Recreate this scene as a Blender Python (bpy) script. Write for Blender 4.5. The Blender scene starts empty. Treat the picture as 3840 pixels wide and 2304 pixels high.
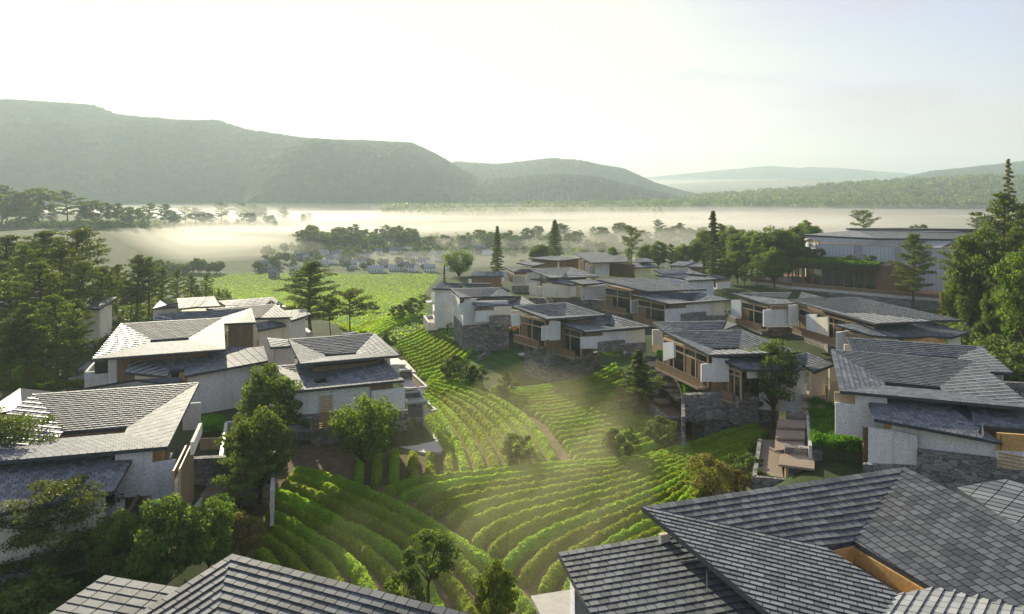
import bpy, math, random
import numpy as np
from mathutils import Vector, Matrix, noise
R = math.radians
random.seed(7); rng = np.random.default_rng(7)
scene = bpy.context.scene
COL = scene.collection
# ------------------------------------------------------------------ camera
F = 2639.0; HV = 698.0; CU = 1920.0; CZ = 30.0
cd = bpy.data.cameras.new('camera'); cam = bpy.data.objects.new('camera', cd); COL.objects.link(cam)
cam.location = (0, 0, CZ); cam.rotation_euler = (R(90), 0, 0)
cd.sensor_width = 36; cd.lens = F/3840*36; cd.shift_y = -(1152-HV)/3840; cd.clip_end = 30000; cd.clip_start = .5
scene.camera = cam
ZN = {'0':(0,0,3840),'1':(0,600,1280),'2':(1280,600,1280),'3':(2560,600,1280),'4':(0,1000,1280),'5':(0,1536,1280),
 '6':(1280,1536,1280),'7':(2560,1536,1280),'8':(2560,1100,1280),'9':(1280,1100,1280),'A':(0,1380,800),'B':(300,1080,800),
 'C':(980,1200,700),'D':(1560,1000,700),'E':(1860,1080,700),'F':(2380,1160,800),'G':(2700,1060,1000),'H':(1960,920,800),
 'I':(2780,780,1000),'J':(900,880,1000)}
def S(zn, x, y):
    a = ZN[zn]; s = a[2]/2473.0
    return a[0]+x*s, a[1]+y*s
def W(zn, x, y, z):          # a surveyed point: where the sight line meets height z
    u, v = S(zn, x, y); Y = (CZ-z)*F/max(v-HV, 1.0)
    return Vector(((u-CU)/F*Y, Y, z))
def WD(zn, x, y, Y):         # a surveyed point at a known distance
    u, v = S(zn, x, y)
    return Vector(((u-CU)/F*Y, Y, CZ-(v-HV)/F*Y))
# ------------------------------------------------------------------ object helpers
def link(name, me, mat=None, parent=None):
    o = bpy.data.objects.new(name, me); COL.objects.link(o)
    if me is not None and mat is not None:
        for m in (mat if isinstance(mat, (list, tuple)) else [mat]): me.materials.append(m)
    if parent is not None: o.parent = parent
    return o
def tag(o, label=None, cat=None, group=None, kind=None):
    if label: o['label'] = label
    if cat: o['category'] = cat
    if group: o['group'] = group
    if kind: o['kind'] = kind
    return o
def empty(name, loc, label=None, cat=None, group=None):
    o = bpy.data.objects.new(name, None); COL.objects.link(o); o.location = loc; o.empty_display_size = .5
    return tag(o, label, cat, group)
class MB:
    def __init__(s): s.v = []; s.f = []; s.m = []
    def add(s, vs, fs, mi=0):
        b = len(s.v); s.v += [tuple(p) for p in vs]; s.f += [tuple(i+b for i in f) for f in fs]; s.m += [mi]*len(fs)
    def box(s, c, d, rz=0, mi=0):
        cx, cy, cz = c; hx, hy, hz = d[0]/2, d[1]/2, d[2]/2; ca, sa = math.cos(rz), math.sin(rz)
        vs = [(cx+x*ca-y*sa, cy+x*sa+y*ca, cz+z) for z in (-hz, hz) for x, y in ((-hx,-hy),(hx,-hy),(hx,hy),(-hx,hy))]
        s.add(vs, [(3,2,1,0),(4,5,6,7),(0,1,5,4),(1,2,6,5),(2,3,7,6),(3,0,4,7)], mi)
    def wall(s, p, q, zt1, zt2, zb1, zb2=None, th=.25, mi=0):
        p = Vector(p).xy; q = Vector(q).xy; d = q-p
        if d.length < 1e-4: return
        n = Vector((-d.y, d.x)).normalized()*th/2
        zb2 = zb1 if zb2 is None else zb2
        c = [p-n, q-n, q+n, p+n]; zb = [zb1, zb2, zb2, zb1]; zt = [zt1, zt2, zt2, zt1]
        vs = [(c[i].x, c[i].y, zb[i]) for i in range(4)]+[(c[i].x, c[i].y, zt[i]) for i in range(4)]
        s.add(vs, [(3,2,1,0),(4,5,6,7),(0,1,5,4),(1,2,6,5),(2,3,7,6),(3,0,4,7)], mi)
    def prism(s, poly, zt, zb, mi=0):   # poly of xy(z); zt None: top follows z
        n = len(poly)
        a = [(p[0], p[1], zb if zb is not None else p[2]) for p in poly]
        b = [(p[0], p[1], zt if zt is not None else p[2]) for p in poly]
        s.add(a+b, [tuple(range(n-1, -1, -1)), tuple(range(n, 2*n))]+[(i, (i+1) % n, n+(i+1) % n, n+i) for i in range(n)], mi)
    def tube(s, pts, rads, n=7, mi=0):
        pts = [Vector(p) for p in pts]; b = len(s.v); up = Vector((.13, .21, 1)).normalized()
        for i, p in enumerate(pts):
            d = (pts[min(i+1, len(pts)-1)]-pts[max(i-1, 0)]).normalized()
            x = d.cross(up if abs(d.dot(up)) < .95 else Vector((1, 0, 0))).normalized(); y = d.cross(x)
            for k in range(n):
                a = 2*math.pi*k/n; s.v.append(tuple(p+(x*math.cos(a)+y*math.sin(a))*rads[i]))
        for i in range(len(pts)-1):
            for k in range(n):
                s.f.append((b+i*n+k, b+i*n+(k+1) % n, b+(i+1)*n+(k+1) % n, b+(i+1)*n+k)); s.m.append(mi)
        s.f.append(tuple(b+(len(pts)-1)*n+k for k in range(n))); s.m.append(mi)
    def mesh(s, name, smooth=False):
        me = bpy.data.meshes.new(name); me.from_pydata(s.v, [], s.f)
        me.polygons.foreach_set('material_index', s.m)
        if smooth: me.polygons.foreach_set('use_smooth', [True]*len(s.f))
        me.update(); return me
    def build(s, name, mat, parent=None, smooth=False):
        if not s.v: return None
        o = link(name, s.mesh(name, smooth), mat, parent)
        return o
def np_mesh(name, V, Fq, smooth=False, mats=None, mi=None):
    me = bpy.data.meshes.new(name); V = np.asarray(V, np.float32).reshape(-1, 3); Fq = np.asarray(Fq, np.int32); k = Fq.shape[1]
    me.vertices.add(len(V)); me.vertices.foreach_set('co', V.ravel())
    me.loops.add(Fq.size); me.loops.foreach_set('vertex_index', Fq.ravel())
    me.polygons.add(len(Fq)); me.polygons.foreach_set('loop_start', np.arange(0, Fq.size, k, dtype=np.int32))
    me.polygons.foreach_set('loop_total', np.full(len(Fq), k, np.int32))
    if mi is not None: me.polygons.foreach_set('material_index', np.asarray(mi, np.int32))
    if smooth: me.polygons.foreach_set('use_smooth', np.ones(len(Fq), bool))
    me.update(calc_edges=True); me.validate(); return me
def reparent_local(root):     # parts were made in world space; hang them on the Empty at its place
    inv = Matrix.Translation(-root.location)
    done = set()
    def rec(o, top):
        if o.type == 'MESH' and o.data.name not in done:
            done.add(o.data.name); o.data.transform(inv)
        for c in o.children: rec(c, False)
    for c in root.children: rec(c, True)
# ------------------------------------------------------------------ materials
def newmat(name):
    m = bpy.data.materials.new(name); m.use_nodes = True; nt = m.node_tree; nt.nodes.clear()
    out = nt.nodes.new('ShaderNodeOutputMaterial'); return m, nt, out
def nd(nt, t, **k):
    n = nt.nodes.new(t)
    for a, b in k.items():
        if a.startswith('i_'): n.inputs[a[2:].replace('_', ' ')].default_value = b
        else: setattr(n, a, b)
    return n
def ramp(nt, fac, stops):
    r = nt.nodes.new('ShaderNodeValToRGB'); e = r.color_ramp.elements
    while len(e) > 1: e.remove(e[0])
    e[0].position = stops[0][0]; e[0].color = (*stops[0][1], 1)
    for p, c in stops[1:]:
        x = e.new(p); x.color = (*c, 1)
    nt.links.new(fac, r.inputs[0]); return r.outputs[0]
def coords(nt, scale=(1, 1, 1), kind='Object'):
    tc = nt.nodes.new('ShaderNodeTexCoord'); mp = nt.nodes.new('ShaderNodeMapping'); mp.inputs['Scale'].default_value = scale
    nt.links.new(tc.outputs[kind], mp.inputs[0]); return mp.outputs[0]
def noise_t(nt, vec, scale, detail=4, rough=.55):
    n = nd(nt, 'ShaderNodeTexNoise'); n.inputs['Scale'].default_value = scale; n.inputs['Detail'].default_value = detail
    n.inputs['Roughness'].default_value = rough; nt.links.new(vec, n.inputs['Vector']); return n.outputs['Fac']
def bump(nt, h, strength, dist, prev=None):
    b = nd(nt, 'ShaderNodeBump'); b.inputs['Strength'].default_value = strength; b.inputs['Distance'].default_value = dist
    nt.links.new(h, b.inputs['Height'])
    if prev: nt.links.new(prev, b.inputs['Normal'])
    return b.outputs[0]
def mixc(nt, fac, a, b, mode='MIX'):
    m = nt.nodes.new('ShaderNodeMix'); m.data_type = 'RGBA'; m.blend_type = mode
    for s, v in ((0, fac), (6, a), (7, b)):
        if hasattr(v, 'links') or isinstance(v, bpy.types.NodeSocket): nt.links.new(v, m.inputs[s])
        else: m.inputs[s].default_value = v if s == 0 else (*v, 1)
    return m.outputs[2]
def math_n(nt, op, a, b=None):
    m = nt.nodes.new('ShaderNodeMath'); m.operation = op
    for i, v in enumerate((a, b)):
        if v is None: continue
        if isinstance(v, bpy.types.NodeSocket): nt.links.new(v, m.inputs[i])
        else: m.inputs[i].default_value = v
    return m.outputs[0]
def principled(nt, out, col, rough=.6, spec=.5, normal=None, metal=0):
    p = nt.nodes.new('ShaderNodeBsdfPrincipled')
    if isinstance(col, bpy.types.NodeSocket): nt.links.new(col, p.inputs['Base Color'])
    else: p.inputs['Base Color'].default_value = (*col, 1)
    if isinstance(rough, bpy.types.NodeSocket): nt.links.new(rough, p.inputs['Roughness'])
    else: p.inputs['Roughness'].default_value = rough
    p.inputs['Specular IOR Level'].default_value = spec; p.inputs['Metallic'].default_value = metal
    if normal: nt.links.new(normal, p.inputs['Normal'])
    nt.links.new(p.outputs[0], out.inputs[0]); return p
M = {}
def mat_slate(name, lo, hi, rough=.66, spec=.22):
    m, nt, out = newmat(name); g = nt.nodes.new('ShaderNodeNewGeometry'); v = coords(nt)
    n1 = noise_t(nt, v, 3.0, 6, .65); n2 = noise_t(nt, v, .12, 3)
    s = math_n(nt, 'ADD', math_n(nt, 'MULTIPLY', g.outputs['Random Per Island'], .65), math_n(nt, 'MULTIPLY', n1, .4))
    c = ramp(nt, s, [(.15, lo), (.85, hi)])
    c = mixc(nt, math_n(nt, 'MULTIPLY', ramp_f(nt, n2, .5, .75), .35), c, (.17, .16, .12))
    r = math_n(nt, 'ADD', rough-.08, math_n(nt, 'MULTIPLY', n1, .2))
    principled(nt, out, c, r, spec, bump(nt, n1, .35, .03)); return m
def ramp_f(nt, f, a, b):
    r = nt.nodes.new('ShaderNodeMapRange'); r.inputs[1].default_value = a; r.inputs[2].default_value = b
    nt.links.new(f, r.inputs[0]); return r.outputs[0]
M['slate'] = mat_slate('slate_tiles', (.09, .10, .115), (.21, .225, .24))
M['slate_near'] = mat_slate('slate_tiles_dark', (.05, .056, .064), (.15, .162, .175))
M['slate_pale'] = mat_slate('slate_tiles_pale', (.2, .215, .215), (.36, .37, .36), .6)
def mat_plain(name, col, rough=.6, spec=.5, var=.25, sc=2.0, b=.2, metal=0):
    m, nt, out = newmat(name); v = coords(nt); n1 = noise_t(nt, v, sc, 5, .65)
    c = ramp(nt, n1, [(.25, tuple(x*(1-var) for x in col)), (.75, tuple(min(1, x*(1+var)) for x in col))])
    principled(nt, out, c, rough, spec, bump(nt, n1, b, .03), metal); return m
M['fascia'] = mat_plain('dark_fascia', (.035, .045, .055), .5)
M['slate_edge'] = mat_plain('slate_edges_shaded', (.055, .06, .068), .6)  # cut edges darker than the faces; shade of the lips put into the colour
M['soffit'] = mat_plain('pale_soffit', (.36, .37, .36), .7)
M['trim'] = mat_plain('pale_trim', (.55, .54, .5), .5)
M['seam'] = mat_plain('pale_seams', (.5, .49, .44), .4)
def mat_dash(name, lo, hi):
    m, nt, out = newmat(name); v = coords(nt)
    vo = nd(nt, 'ShaderNodeTexVoronoi'); vo.inputs['Scale'].default_value = 9.0; nt.links.new(v, vo.inputs['Vector'])
    n2 = noise_t(nt, v, 5.5, 5, .75); n3 = noise_t(nt, v, .35, 3)
    f = math_n(nt, 'ADD', math_n(nt, 'MULTIPLY', vo.outputs['Distance'], .5), math_n(nt, 'MULTIPLY', n2, .6))
    c = ramp(nt, f, [(.3, lo), (.62, hi)])
    c = mixc(nt, math_n(nt, 'MULTIPLY', ramp_f(nt, n3, .45, .7), .25), c, tuple(x*.7 for x in lo))
    st = noise_t(nt, coords(nt, (1.6, 1.6, .12)), 1.0, 4, .7)
    c = mixc(nt, math_n(nt, 'MULTIPLY', ramp_f(nt, st, .5, .75), .35), c, tuple(x*.6 for x in lo))
    principled(nt, out, c, .85, .3, bump(nt, f, .6, .05)); return m
M['dash'] = mat_dash('pebbledash_wall', (.46, .47, .47), (.82, .82, .8))
M['dashw'] = mat_dash('pebbledash_cream', (.55, .49, .37), (.84, .79, .66))
M['clad'] = None
def mat_clad():
    m, nt, out = newmat('ribbed_pale_cladding'); v = coords(nt)
    w = nd(nt, 'ShaderNodeTexWave'); w.wave_type = 'BANDS'; w.bands_direction = 'X'; w.inputs['Scale'].default_value = .42; w.inputs['Distortion'].default_value = .4
    nt.links.new(v, w.inputs['Vector']); n1 = noise_t(nt, coords(nt, (2.5, 2.5, .25)), 1.2, 5, .7)
    c = ramp(nt, n1, [(.3, (.42, .46, .5)), (.7, (.62, .66, .7))])
    c = mixc(nt, ramp_f(nt, w.outputs['Fac'], .08, .0), c, (.36, .39, .42))
    principled(nt, out, c, .6, .4, bump(nt, w.outputs['Fac'], .5, .05)); return m
M['clad'] = mat_clad()
def mat_stone(name, dark=1.0):
    m, nt, out = newmat(name); v = coords(nt, (1.0, 1.0, 2.3))
    n0 = nd(nt, 'ShaderNodeTexNoise'); n0.inputs['Scale'].default_value = 1.4; nt.links.new(v, n0.inputs['Vector'])
    add = nt.nodes.new('ShaderNodeVectorMath'); add.operation = 'MULTIPLY_ADD'
    nt.links.new(n0.outputs['Color'], add.inputs[0]); add.inputs[1].default_value = (1.1, 1.1, .8); nt.links.new(v, add.inputs[2])
    vo = nd(nt, 'ShaderNodeTexVoronoi'); vo.feature = 'DISTANCE_TO_EDGE'; vo.inputs['Scale'].default_value = 1.15; nt.links.new(add.outputs[0], vo.inputs['Vector'])
    vc = nd(nt, 'ShaderNodeTexVoronoi'); vc.inputs['Scale'].default_value = 1.15; nt.links.new(add.outputs[0], vc.inputs['Vector'])
    n1 = noise_t(nt, v, 6, 6, .7)
    sep = nt.nodes.new('ShaderNodeSeparateColor'); nt.links.new(vc.outputs['Color'], sep.inputs[0])
    f = math_n(nt, 'ADD', math_n(nt, 'MULTIPLY', sep.outputs[0], .35), math_n(nt, 'MULTIPLY', n1, .65))
    k = dark*1.35
    c = ramp(nt, f, [(.1, (.07*k, .065*k, .06*k)), (.45, (.16*k, .155*k, .15*k)), (.7, (.26*k, .24*k, .22*k)), (.95, (.36*k, .34*k, .32*k))])
    e = ramp_f(nt, math_n(nt, 'ADD', vo.outputs['Distance'], math_n(nt, 'MULTIPLY', n1, .09)), 0.04, .1)
    c = mixc(nt, e, (.045, .04, .036), c)
    h = math_n(nt, 'ADD', math_n(nt, 'MULTIPLY', e, .8), math_n(nt, 'MULTIPLY', n1, .5))
    principled(nt, out, c, .85, .3, bump(nt, h, .9, .12)); return m
M['stone'] = mat_stone('rubble_stone')
def mat_wood(name, lo, hi, scale=(1, 1, .1), rough=.6, plank=True):
    m, nt, out = newmat(name); v = coords(nt, (6, 6, .6)); n1 = noise_t(nt, v, 1.0, 5, .6)
    n2 = noise_t(nt, coords(nt), .5, 2)
    c = ramp(nt, n1, [(.3, lo), (.7, hi)])
    c = mixc(nt, math_n(nt, 'MULTIPLY', n2, .3), c, tuple(x*.6 for x in lo))
    principled(nt, out, c, rough, .4, bump(nt, n1, .3, .02)); return m
M['timber'] = mat_wood('brown_timber', (.15, .095, .055), (.3, .2, .115))
M['timber_pale'] = mat_wood('pale_timber', (.4, .29, .17), (.6, .46, .29))
M['gold'] = mat_plain('ochre_wall', (.55, .34, .12), .7, .4, .35, 5)
M['deck'] = mat_wood('deck_boards', (.26, .19, .13), (.42, .33, .25))
M['orange'] = mat_plain('orange_clay_floor', (.55, .25, .11), .5, .5, .25, .6)
def mat_glass():
    m, nt, out = newmat('dark_window_glass')
    principled(nt, out, (.02, .03, .035), .06, 1.0, bump(nt, noise_t(nt, coords(nt), .7, 2), .05, .02)); return m
M['glass'] = mat_glass()
def mat_clear():
    m, nt, out = newmat('clear_glass'); g = nd(nt, 'ShaderNodeBsdfGlossy'); g.inputs['Roughness'].default_value = .03
    t = nd(nt, 'ShaderNodeBsdfTransparent'); t.inputs[0].default_value = (.85, .88, .86, 1)
    fr = nd(nt, 'ShaderNodeFresnel'); mx = nd(nt, 'ShaderNodeMixShader'); nt.links.new(fr.outputs[0], mx.inputs[0])
    nt.links.new(t.outputs[0], mx.inputs[1]); nt.links.new(g.outputs[0], mx.inputs[2]); nt.links.new(mx.outputs[0], out.inputs[0]); return m
M['clear'] = mat_clear()
M['water'] = mat_glass()
M['paving'] = mat_plain('pale_paving', (.5, .48, .43), .6, .4, .2, 1.5)
M['gravel'] = mat_plain('grey_gravel', (.17, .17, .165), .9, .2, .35, 4)
M['bark'] = mat_plain('bark', (.085, .06, .042), .9, .2, .45, 9, .8)
M['bark_red'] = mat_plain('reddish_bark', (.12, .072, .045), .9, .2, .45, 9, .8)
def mat_leaf(name, lo, hi, tr=.4, trc=None, patch=.5):
    m, nt, out = newmat(name); g = nt.nodes.new('ShaderNodeNewGeometry'); oi = nt.nodes.new('ShaderNodeObjectInfo')
    n1 = noise_t(nt, coords(nt), patch, 3, .6)
    f = math_n(nt, 'ADD', math_n(nt, 'MULTIPLY', g.outputs['Random Per Island'], .45), math_n(nt, 'MULTIPLY', n1, .55))
    c = ramp(nt, f, [(.2, lo), (.8, hi)])
    hs = nt.nodes.new('ShaderNodeHueSaturation'); nt.links.new(c, hs.inputs['Color'])
    nt.links.new(math_n(nt, 'ADD', .485, math_n(nt, 'MULTIPLY', oi.outputs['Random'], .03)), hs.inputs['Hue'])
    nt.links.new(math_n(nt, 'ADD', .8, math_n(nt, 'MULTIPLY', oi.outputs['Random'], .4)), hs.inputs['Value'])
    c = hs.outputs[0]
    d = nd(nt, 'ShaderNodeBsdfPrincipled'); nt.links.new(c, d.inputs['Base Color']); d.inputs['Roughness'].default_value = .6; d.inputs['Specular IOR Level'].default_value = .25
    t = nd(nt, 'ShaderNodeBsdfTranslucent'); nt.links.new(mixc(nt, 1.0, c, trc or (1.9, 1.75, .55), 'MULTIPLY'), t.inputs[0])
    mx = nd(nt, 'ShaderNodeMixShader'); mx.inputs[0].default_value = tr
    nt.links.new(d.outputs[0], mx.inputs[1]); nt.links.new(t.outputs[0], mx.inputs[2]); nt.links.new(mx.outputs[0], out.inputs[0]); return m
M['tea'] = mat_leaf('tea_leaves', (.12, .22, .014), (.36, .5, .05), .52, (1.8, 1.6, .45))
M['pine'] = mat_leaf('pine_needles', (.05, .085, .022), (.135, .175, .045), .42)
M['broad'] = mat_leaf('broad_leaves', (.05, .095, .02), (.15, .21, .045), .46)
M['bright'] = mat_leaf('bright_leaves', (.055, .12, .018), (.15, .24, .04), .48)
M['olive'] = mat_leaf('olive_leaves', (.09, .09, .025), (.21, .19, .06), .42)
M['conif'] = mat_leaf('conifer_sprays', (.06, .1, .022), (.16, .2, .055), .42)
M['grass'] = mat_leaf('grass_blades', (.05, .13, .015), (.12, .27, .03), .45)
M['flower'] = mat_plain('orange_flowers', (.6, .17, .04), .7)
# ------------------------------------------------------------------ terrain
def sstep(a, b, x):
    t = np.clip((x-a)/(b-a), 0, 1); return t*t*(3-2*t)
VAL = [(1290,1500),(1420,1430),(1560,1300),(1800,1185),(1850,1150),(1865,1030),(1700,1045),(1600,960),(1560,900),(1500,875),(1440,890),(1290,850),(1190,850),(1120,790),(1045,770),(1035,715),(1000,700),(1065,586),(470,586),(520,700),(740,745),(860,800),(940,830),(975,900),(1045,985),(1085,1085),(960,1095),(820,1075),(700,1085),(665,1160),(640,1200),(590,1290),(560,1500),(400,1800),(1400,1800)]
VALP = np.array([[W('0', x, y, 0).x, W('0', x, y, 0).y] for x, y in VAL])
def poly_sd(P, poly):
    """signed distance, negative inside"""
    x, y = P[:, 0], P[:, 1]; ins = np.zeros(len(P), bool); dm = np.full(len(P), 1e9); n = len(poly)
    for i in range(n):
        a = poly[i]; b = poly[(i+1) % n]
        c = ((a[1] > y) != (b[1] > y)) & (x < (b[0]-a[0])*(y-a[1])/(b[1]-a[1]+1e-12)+a[0]); ins ^= c
        d = b-a; t = np.clip(((x-a[0])*d[0]+(y-a[1])*d[1])/(d@d), 0, 1)
        dm = np.minimum(dm, np.hypot(x-a[0]-t*d[0], y-a[1]-t*d[1]))
    return np.where(ins, -dm, dm)
def terrain(P):
    P = np.atleast_2d(np.asarray(P, float)); x, y = P[:, 0], P[:, 1]
    sd = poly_sd(P, VALP); m = sstep(0.5, 6, sd)
    z = 3.0*m
    y0 = 110+95*np.maximum(sstep(0, 25, sd), sstep(-34, -18, x)); z = z*(1-sstep(215, 330, y)) - 16*sstep(y0, 330, y)
    z += 1.2*sstep(20, 34, x)*(1-m)*(1-sstep(90, 120, y))
    z += 19*sstep(0, -60, x+.45*y)*sstep(230, 330, y)*(1-sstep(700, 900, y))
    z += 14*sstep(130, 240, x)*sstep(230, 340, y)*(1-sstep(420, 600, y))
    z -= 2.3*sstep(12, 22, x)*(1-sstep(100, 125, x))*sstep(126, 138, y)*(1-sstep(172, 182, y))*m
    z += 2.2*np.sin(x*.011+1)*np.sin(y*.009)*sstep(280, 500, y)
    return z
def tz(x, y): return float(terrain([[x, y]])[0])
def hit(zn, x, y):
    u, v = S(zn, x, y)
    lo = 20.0; Y = lo; dx = (u-CU)/F; dz = -(v-HV)/F
    Ys = np.concatenate([np.arange(20, 400, 1.0), np.arange(400, 3000, 5.0)])
    tr = terrain(np.stack([dx*Ys, Ys], 1)); ray = CZ+dz*Ys
    k = np.argmax(ray < tr); Y = Ys[k] if (ray < tr).any() else 2500.0
    return Vector((dx*Y, Y, float(terrain([[dx*Y, Y]])[0])))
def axis(vals):
    out = []
    for a, b, s in vals: out += list(np.arange(a, b, s))
    return np.array(out)
xs = axis([(-9000, -2000, 500), (-2000, -500, 60), (-500, -150, 12), (-150, 150, 1.6), (150, 500, 12), (500, 2000, 60), (2000, 9500, 500)])
ys = axis([(-40, 20, 6), (20, 260, 1.6), (260, 600, 8), (600, 2000, 40), (2000, 14500, 500)])
GX, GY = np.meshgrid(xs, ys); GP = np.stack([GX.ravel(), GY.ravel()], 1); GZ = terrain(GP)
near = (GP[:, 1] < 400)
GZ = GZ + np.array([noise.noise(Vector((p[0]*.25, p[1]*.25, 0)))*.12 if n else 0 for p, n in zip(GP, near)])
nx, ny = len(xs), len(ys); idx = np.arange(nx*ny).reshape(ny, nx)
FQ = np.stack([idx[:-1, :-1].ravel(), idx[:-1, 1:].ravel(), idx[1:, 1:].ravel(), idx[1:, :-1].ravel()], 1)
gme = np_mesh('ground', np.column_stack([GP, GZ]), FQ, True)
sdv = poly_sd(GP, VALP); soil = (1-sstep(0, 2.0, sdv))*(1-sstep(118, 128, GP[:, 1]+.25*GP[:, 0]))*(1-sstep(99, 103, GP[:, 1])*sstep(-14, -8, GP[:, 0]))
at = gme.attributes.new('soil', 'FLOAT', 'POINT'); at.data.foreach_set('value', soil.astype(np.float32))
fld = (1-sstep(-3, 3, sdv)) * sstep(110, 120, GP[:, 1]) * (1-sstep(372, 380, GP[:, 1]))
at = gme.attributes.new('field', 'FLOAT', 'POINT'); at.data.foreach_set('value', fld.astype(np.float32))
def mat_ground():
    m, nt, out = newmat('earth_and_grass'); v = coords(nt)
    a = nd(nt, 'ShaderNodeAttribute'); a.attribute_name = 'soil'; b = nd(nt, 'ShaderNodeAttribute'); b.attribute_name = 'field'
    n1 = noise_t(nt, v, .9, 6, .65); n2 = noise_t(nt, v, .03, 4); n3 = noise_t(nt, v, 6, 5, .7)
    g = ramp(nt, n1, [(.3, (.028, .05, .014)), (.7, (.07, .1, .028))])
    g = mixc(nt, ramp_f(nt, n2, .4, .65), g, (.06, .075, .03))
    s = ramp(nt, n1, [(.3, (.14, .1, .06)), (.7, (.26, .19, .115))])
    s = mixc(nt, ramp_f(nt, n3, .5, .62), s, (.07, .1, .03))
    # crop rows of the far field
    w = nd(nt, 'ShaderNodeTexWave'); w.wave_type = 'BANDS'; w.bands_direction = 'DIAGONAL'; w.inputs['Scale'].default_value = .22; w.inputs['Distortion'].default_value = 3.0
    w.inputs['Detail'].default_value = 2; w.inputs['Detail Scale'].default_value = .3
    nt.links.new(coords(nt, (1, .6, 0)), w.inputs['Vector'])
    fc = ramp(nt, n1, [(.3, (.05, .12, .02)), (.7, (.09, .18, .03))])
    fc = mixc(nt, math_n(nt, 'MULTIPLY', w.outputs['Fac'], .35), fc, (.03, .075, .015))
    c = mixc(nt, b.outputs['Fac'], g, fc); c = mixc(nt, a.outputs['Fac'], c, s)
    h = math_n(nt, 'ADD', n3, math_n(nt, 'MULTIPLY', math_n(nt, 'MULTIPLY', w.outputs['Fac'], b.outputs['Fac']), 2.5))
    principled(nt, out, c, .95, .15, bump(nt, h, .7, .25)); return m
ground = link('ground', gme, mat_ground()); tag(ground, 'sloping valley floor of soil, grass and crop fields', None, None, 'structure')

# ------------------------------------------------------------------ roofs
def mvc(P, poly, val):
    P = np.atleast_2d(P); n = len(poly); ws = np.zeros((len(P), n)); d = poly[None]-P[:, None]; r = np.hypot(d[..., 0], d[..., 1])+1e-9
    t = np.zeros((len(P), n))
    for i in range(n):
        j = (i+1) % n; cr = d[:, i, 0]*d[:, j, 1]-d[:, i, 1]*d[:, j, 0]; dt = d[:, i, 0]*d[:, j, 0]+d[:, i, 1]*d[:, j, 1]
        t[:, i] = (r[:, i]*r[:, j]-dt)/np.where(np.abs(cr) < 1e-9, 1e-9*np.where(cr < 0, -1, 1), cr)
    for i in range(n): ws[:, i] = (t[:, i-1]+t[:, i])/r[:, i]
    s = ws.sum(1); out = (ws*val).sum(1)/s
    for i in range(n):   # on edges / corners the weights blow up: use the edge itself
        j = (i+1) % n; e = poly[j]-poly[i]; q = ((P-poly[i])@e)/(e@e); q = np.clip(q, 0, 1)
        dd = np.hypot(*(P-poly[i]-q[:, None]*e).T); k = dd < .012
        out[k] = val[i]+(val[j]-val[i])*q[k]
    return np.clip(out, val.min()-.05, val.max()+.05)
def clip(sub, poly):
    def ins(p, a, b): return (b[0]-a[0])*(p[1]-a[1])-(b[1]-a[1])*(p[0]-a[0]) >= -1e-9
    out = sub; n = len(poly)
    for i in range(n):
        a, b = poly[i], poly[(i+1) % n]; inp = out; out = []
        if not inp: return []
        for k in range(len(inp)):
            p, q = inp[k-1], inp[k]; ip, iq = ins(p, a, b), ins(q, a, b)
            if ip != iq:
                den = (b[0]-a[0])*(q[1]-p[1])-(b[1]-a[1])*(q[0]-p[0])
                t = -((b[0]-a[0])*(p[1]-a[1])-(b[1]-a[1])*(p[0]-a[0]))/den if abs(den) > 1e-12 else 0
                out.append((p[0]+t*(q[0]-p[0]), p[1]+t*(q[1]-p[1])))
            if iq: out.append(q)
    return out
def tiles(mb, poly, mode='r', tw=.5, th=.36, skew=0.0, lift=.06):
    """slates over poly; rows run along the first edge (the eave) and step inwards"""
    P2 = np.array([[p.x, p.y] for p in poly]); zv = np.array([p.z for p in poly])
    area = sum(P2[i][0]*P2[(i+1) % len(P2)][1]-P2[(i+1) % len(P2)][0]*P2[i][1] for i in range(len(P2)))
    ccw = [tuple(p) for p in (P2 if area > 0 else P2[::-1])]
    e = P2[1]-P2[0]; e /= np.hypot(*e); nrm = np.array([-e[1], e[0]]); cen = P2.mean(0)
    if (cen-P2[0])@nrm < 0: nrm = -nrm
    loc = (P2-P2[0])@np.stack([e, nrm], 1); x0, x1 = loc[:, 0].min(), loc[:, 0].max(); y1 = loc[:, 1].max(); y0 = loc[:, 1].min()
    gx = .02 if mode != 'd' else .03; gy = .0
    rows = []; j = 0; y = y0
    while y < y1:
        off = (tw/2 if (mode == 'r' and j % 2) else 0)+(skew*j % tw)
        x = x0-tw+off
        while x < x1:
            q = [(x+gx, y+gy), (x+tw-gx, y+gy), (x+tw-gx, y+th-gy), (x+gx, y+th-gy)]
            wq = [tuple(P2[0]+e*a+nrm*b) for a, b in q]
            c = clip(wq, ccw)
            if len(c) > 2: rows.append((c, y))
            x += tw
        y += th; j += 1
    if not rows: return
    allp = np.array([p for c, _ in rows for p in c]); zz = mvc(allp, P2, zv); k = 0
    for c, y in rows:
        n = len(c); jit = random.uniform(-.006, .006)
        top = []; bot = []
        for p in c:
            b = ((p[0]-P2[0][0])*nrm[0]+(p[1]-P2[0][1])*nrm[1]-y)/th
            z = zz[k]+.035+lift*b+jit; k += 1
            top.append((p[0], p[1], z)); bot.append((p[0], p[1], z-lift-.03))
        mb.add(top, [tuple(range(n))]); mb.add(top+bot, [(i+n, (i+1) % n+n, (i+1) % n, i) for i in range(n)], 1)
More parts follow.
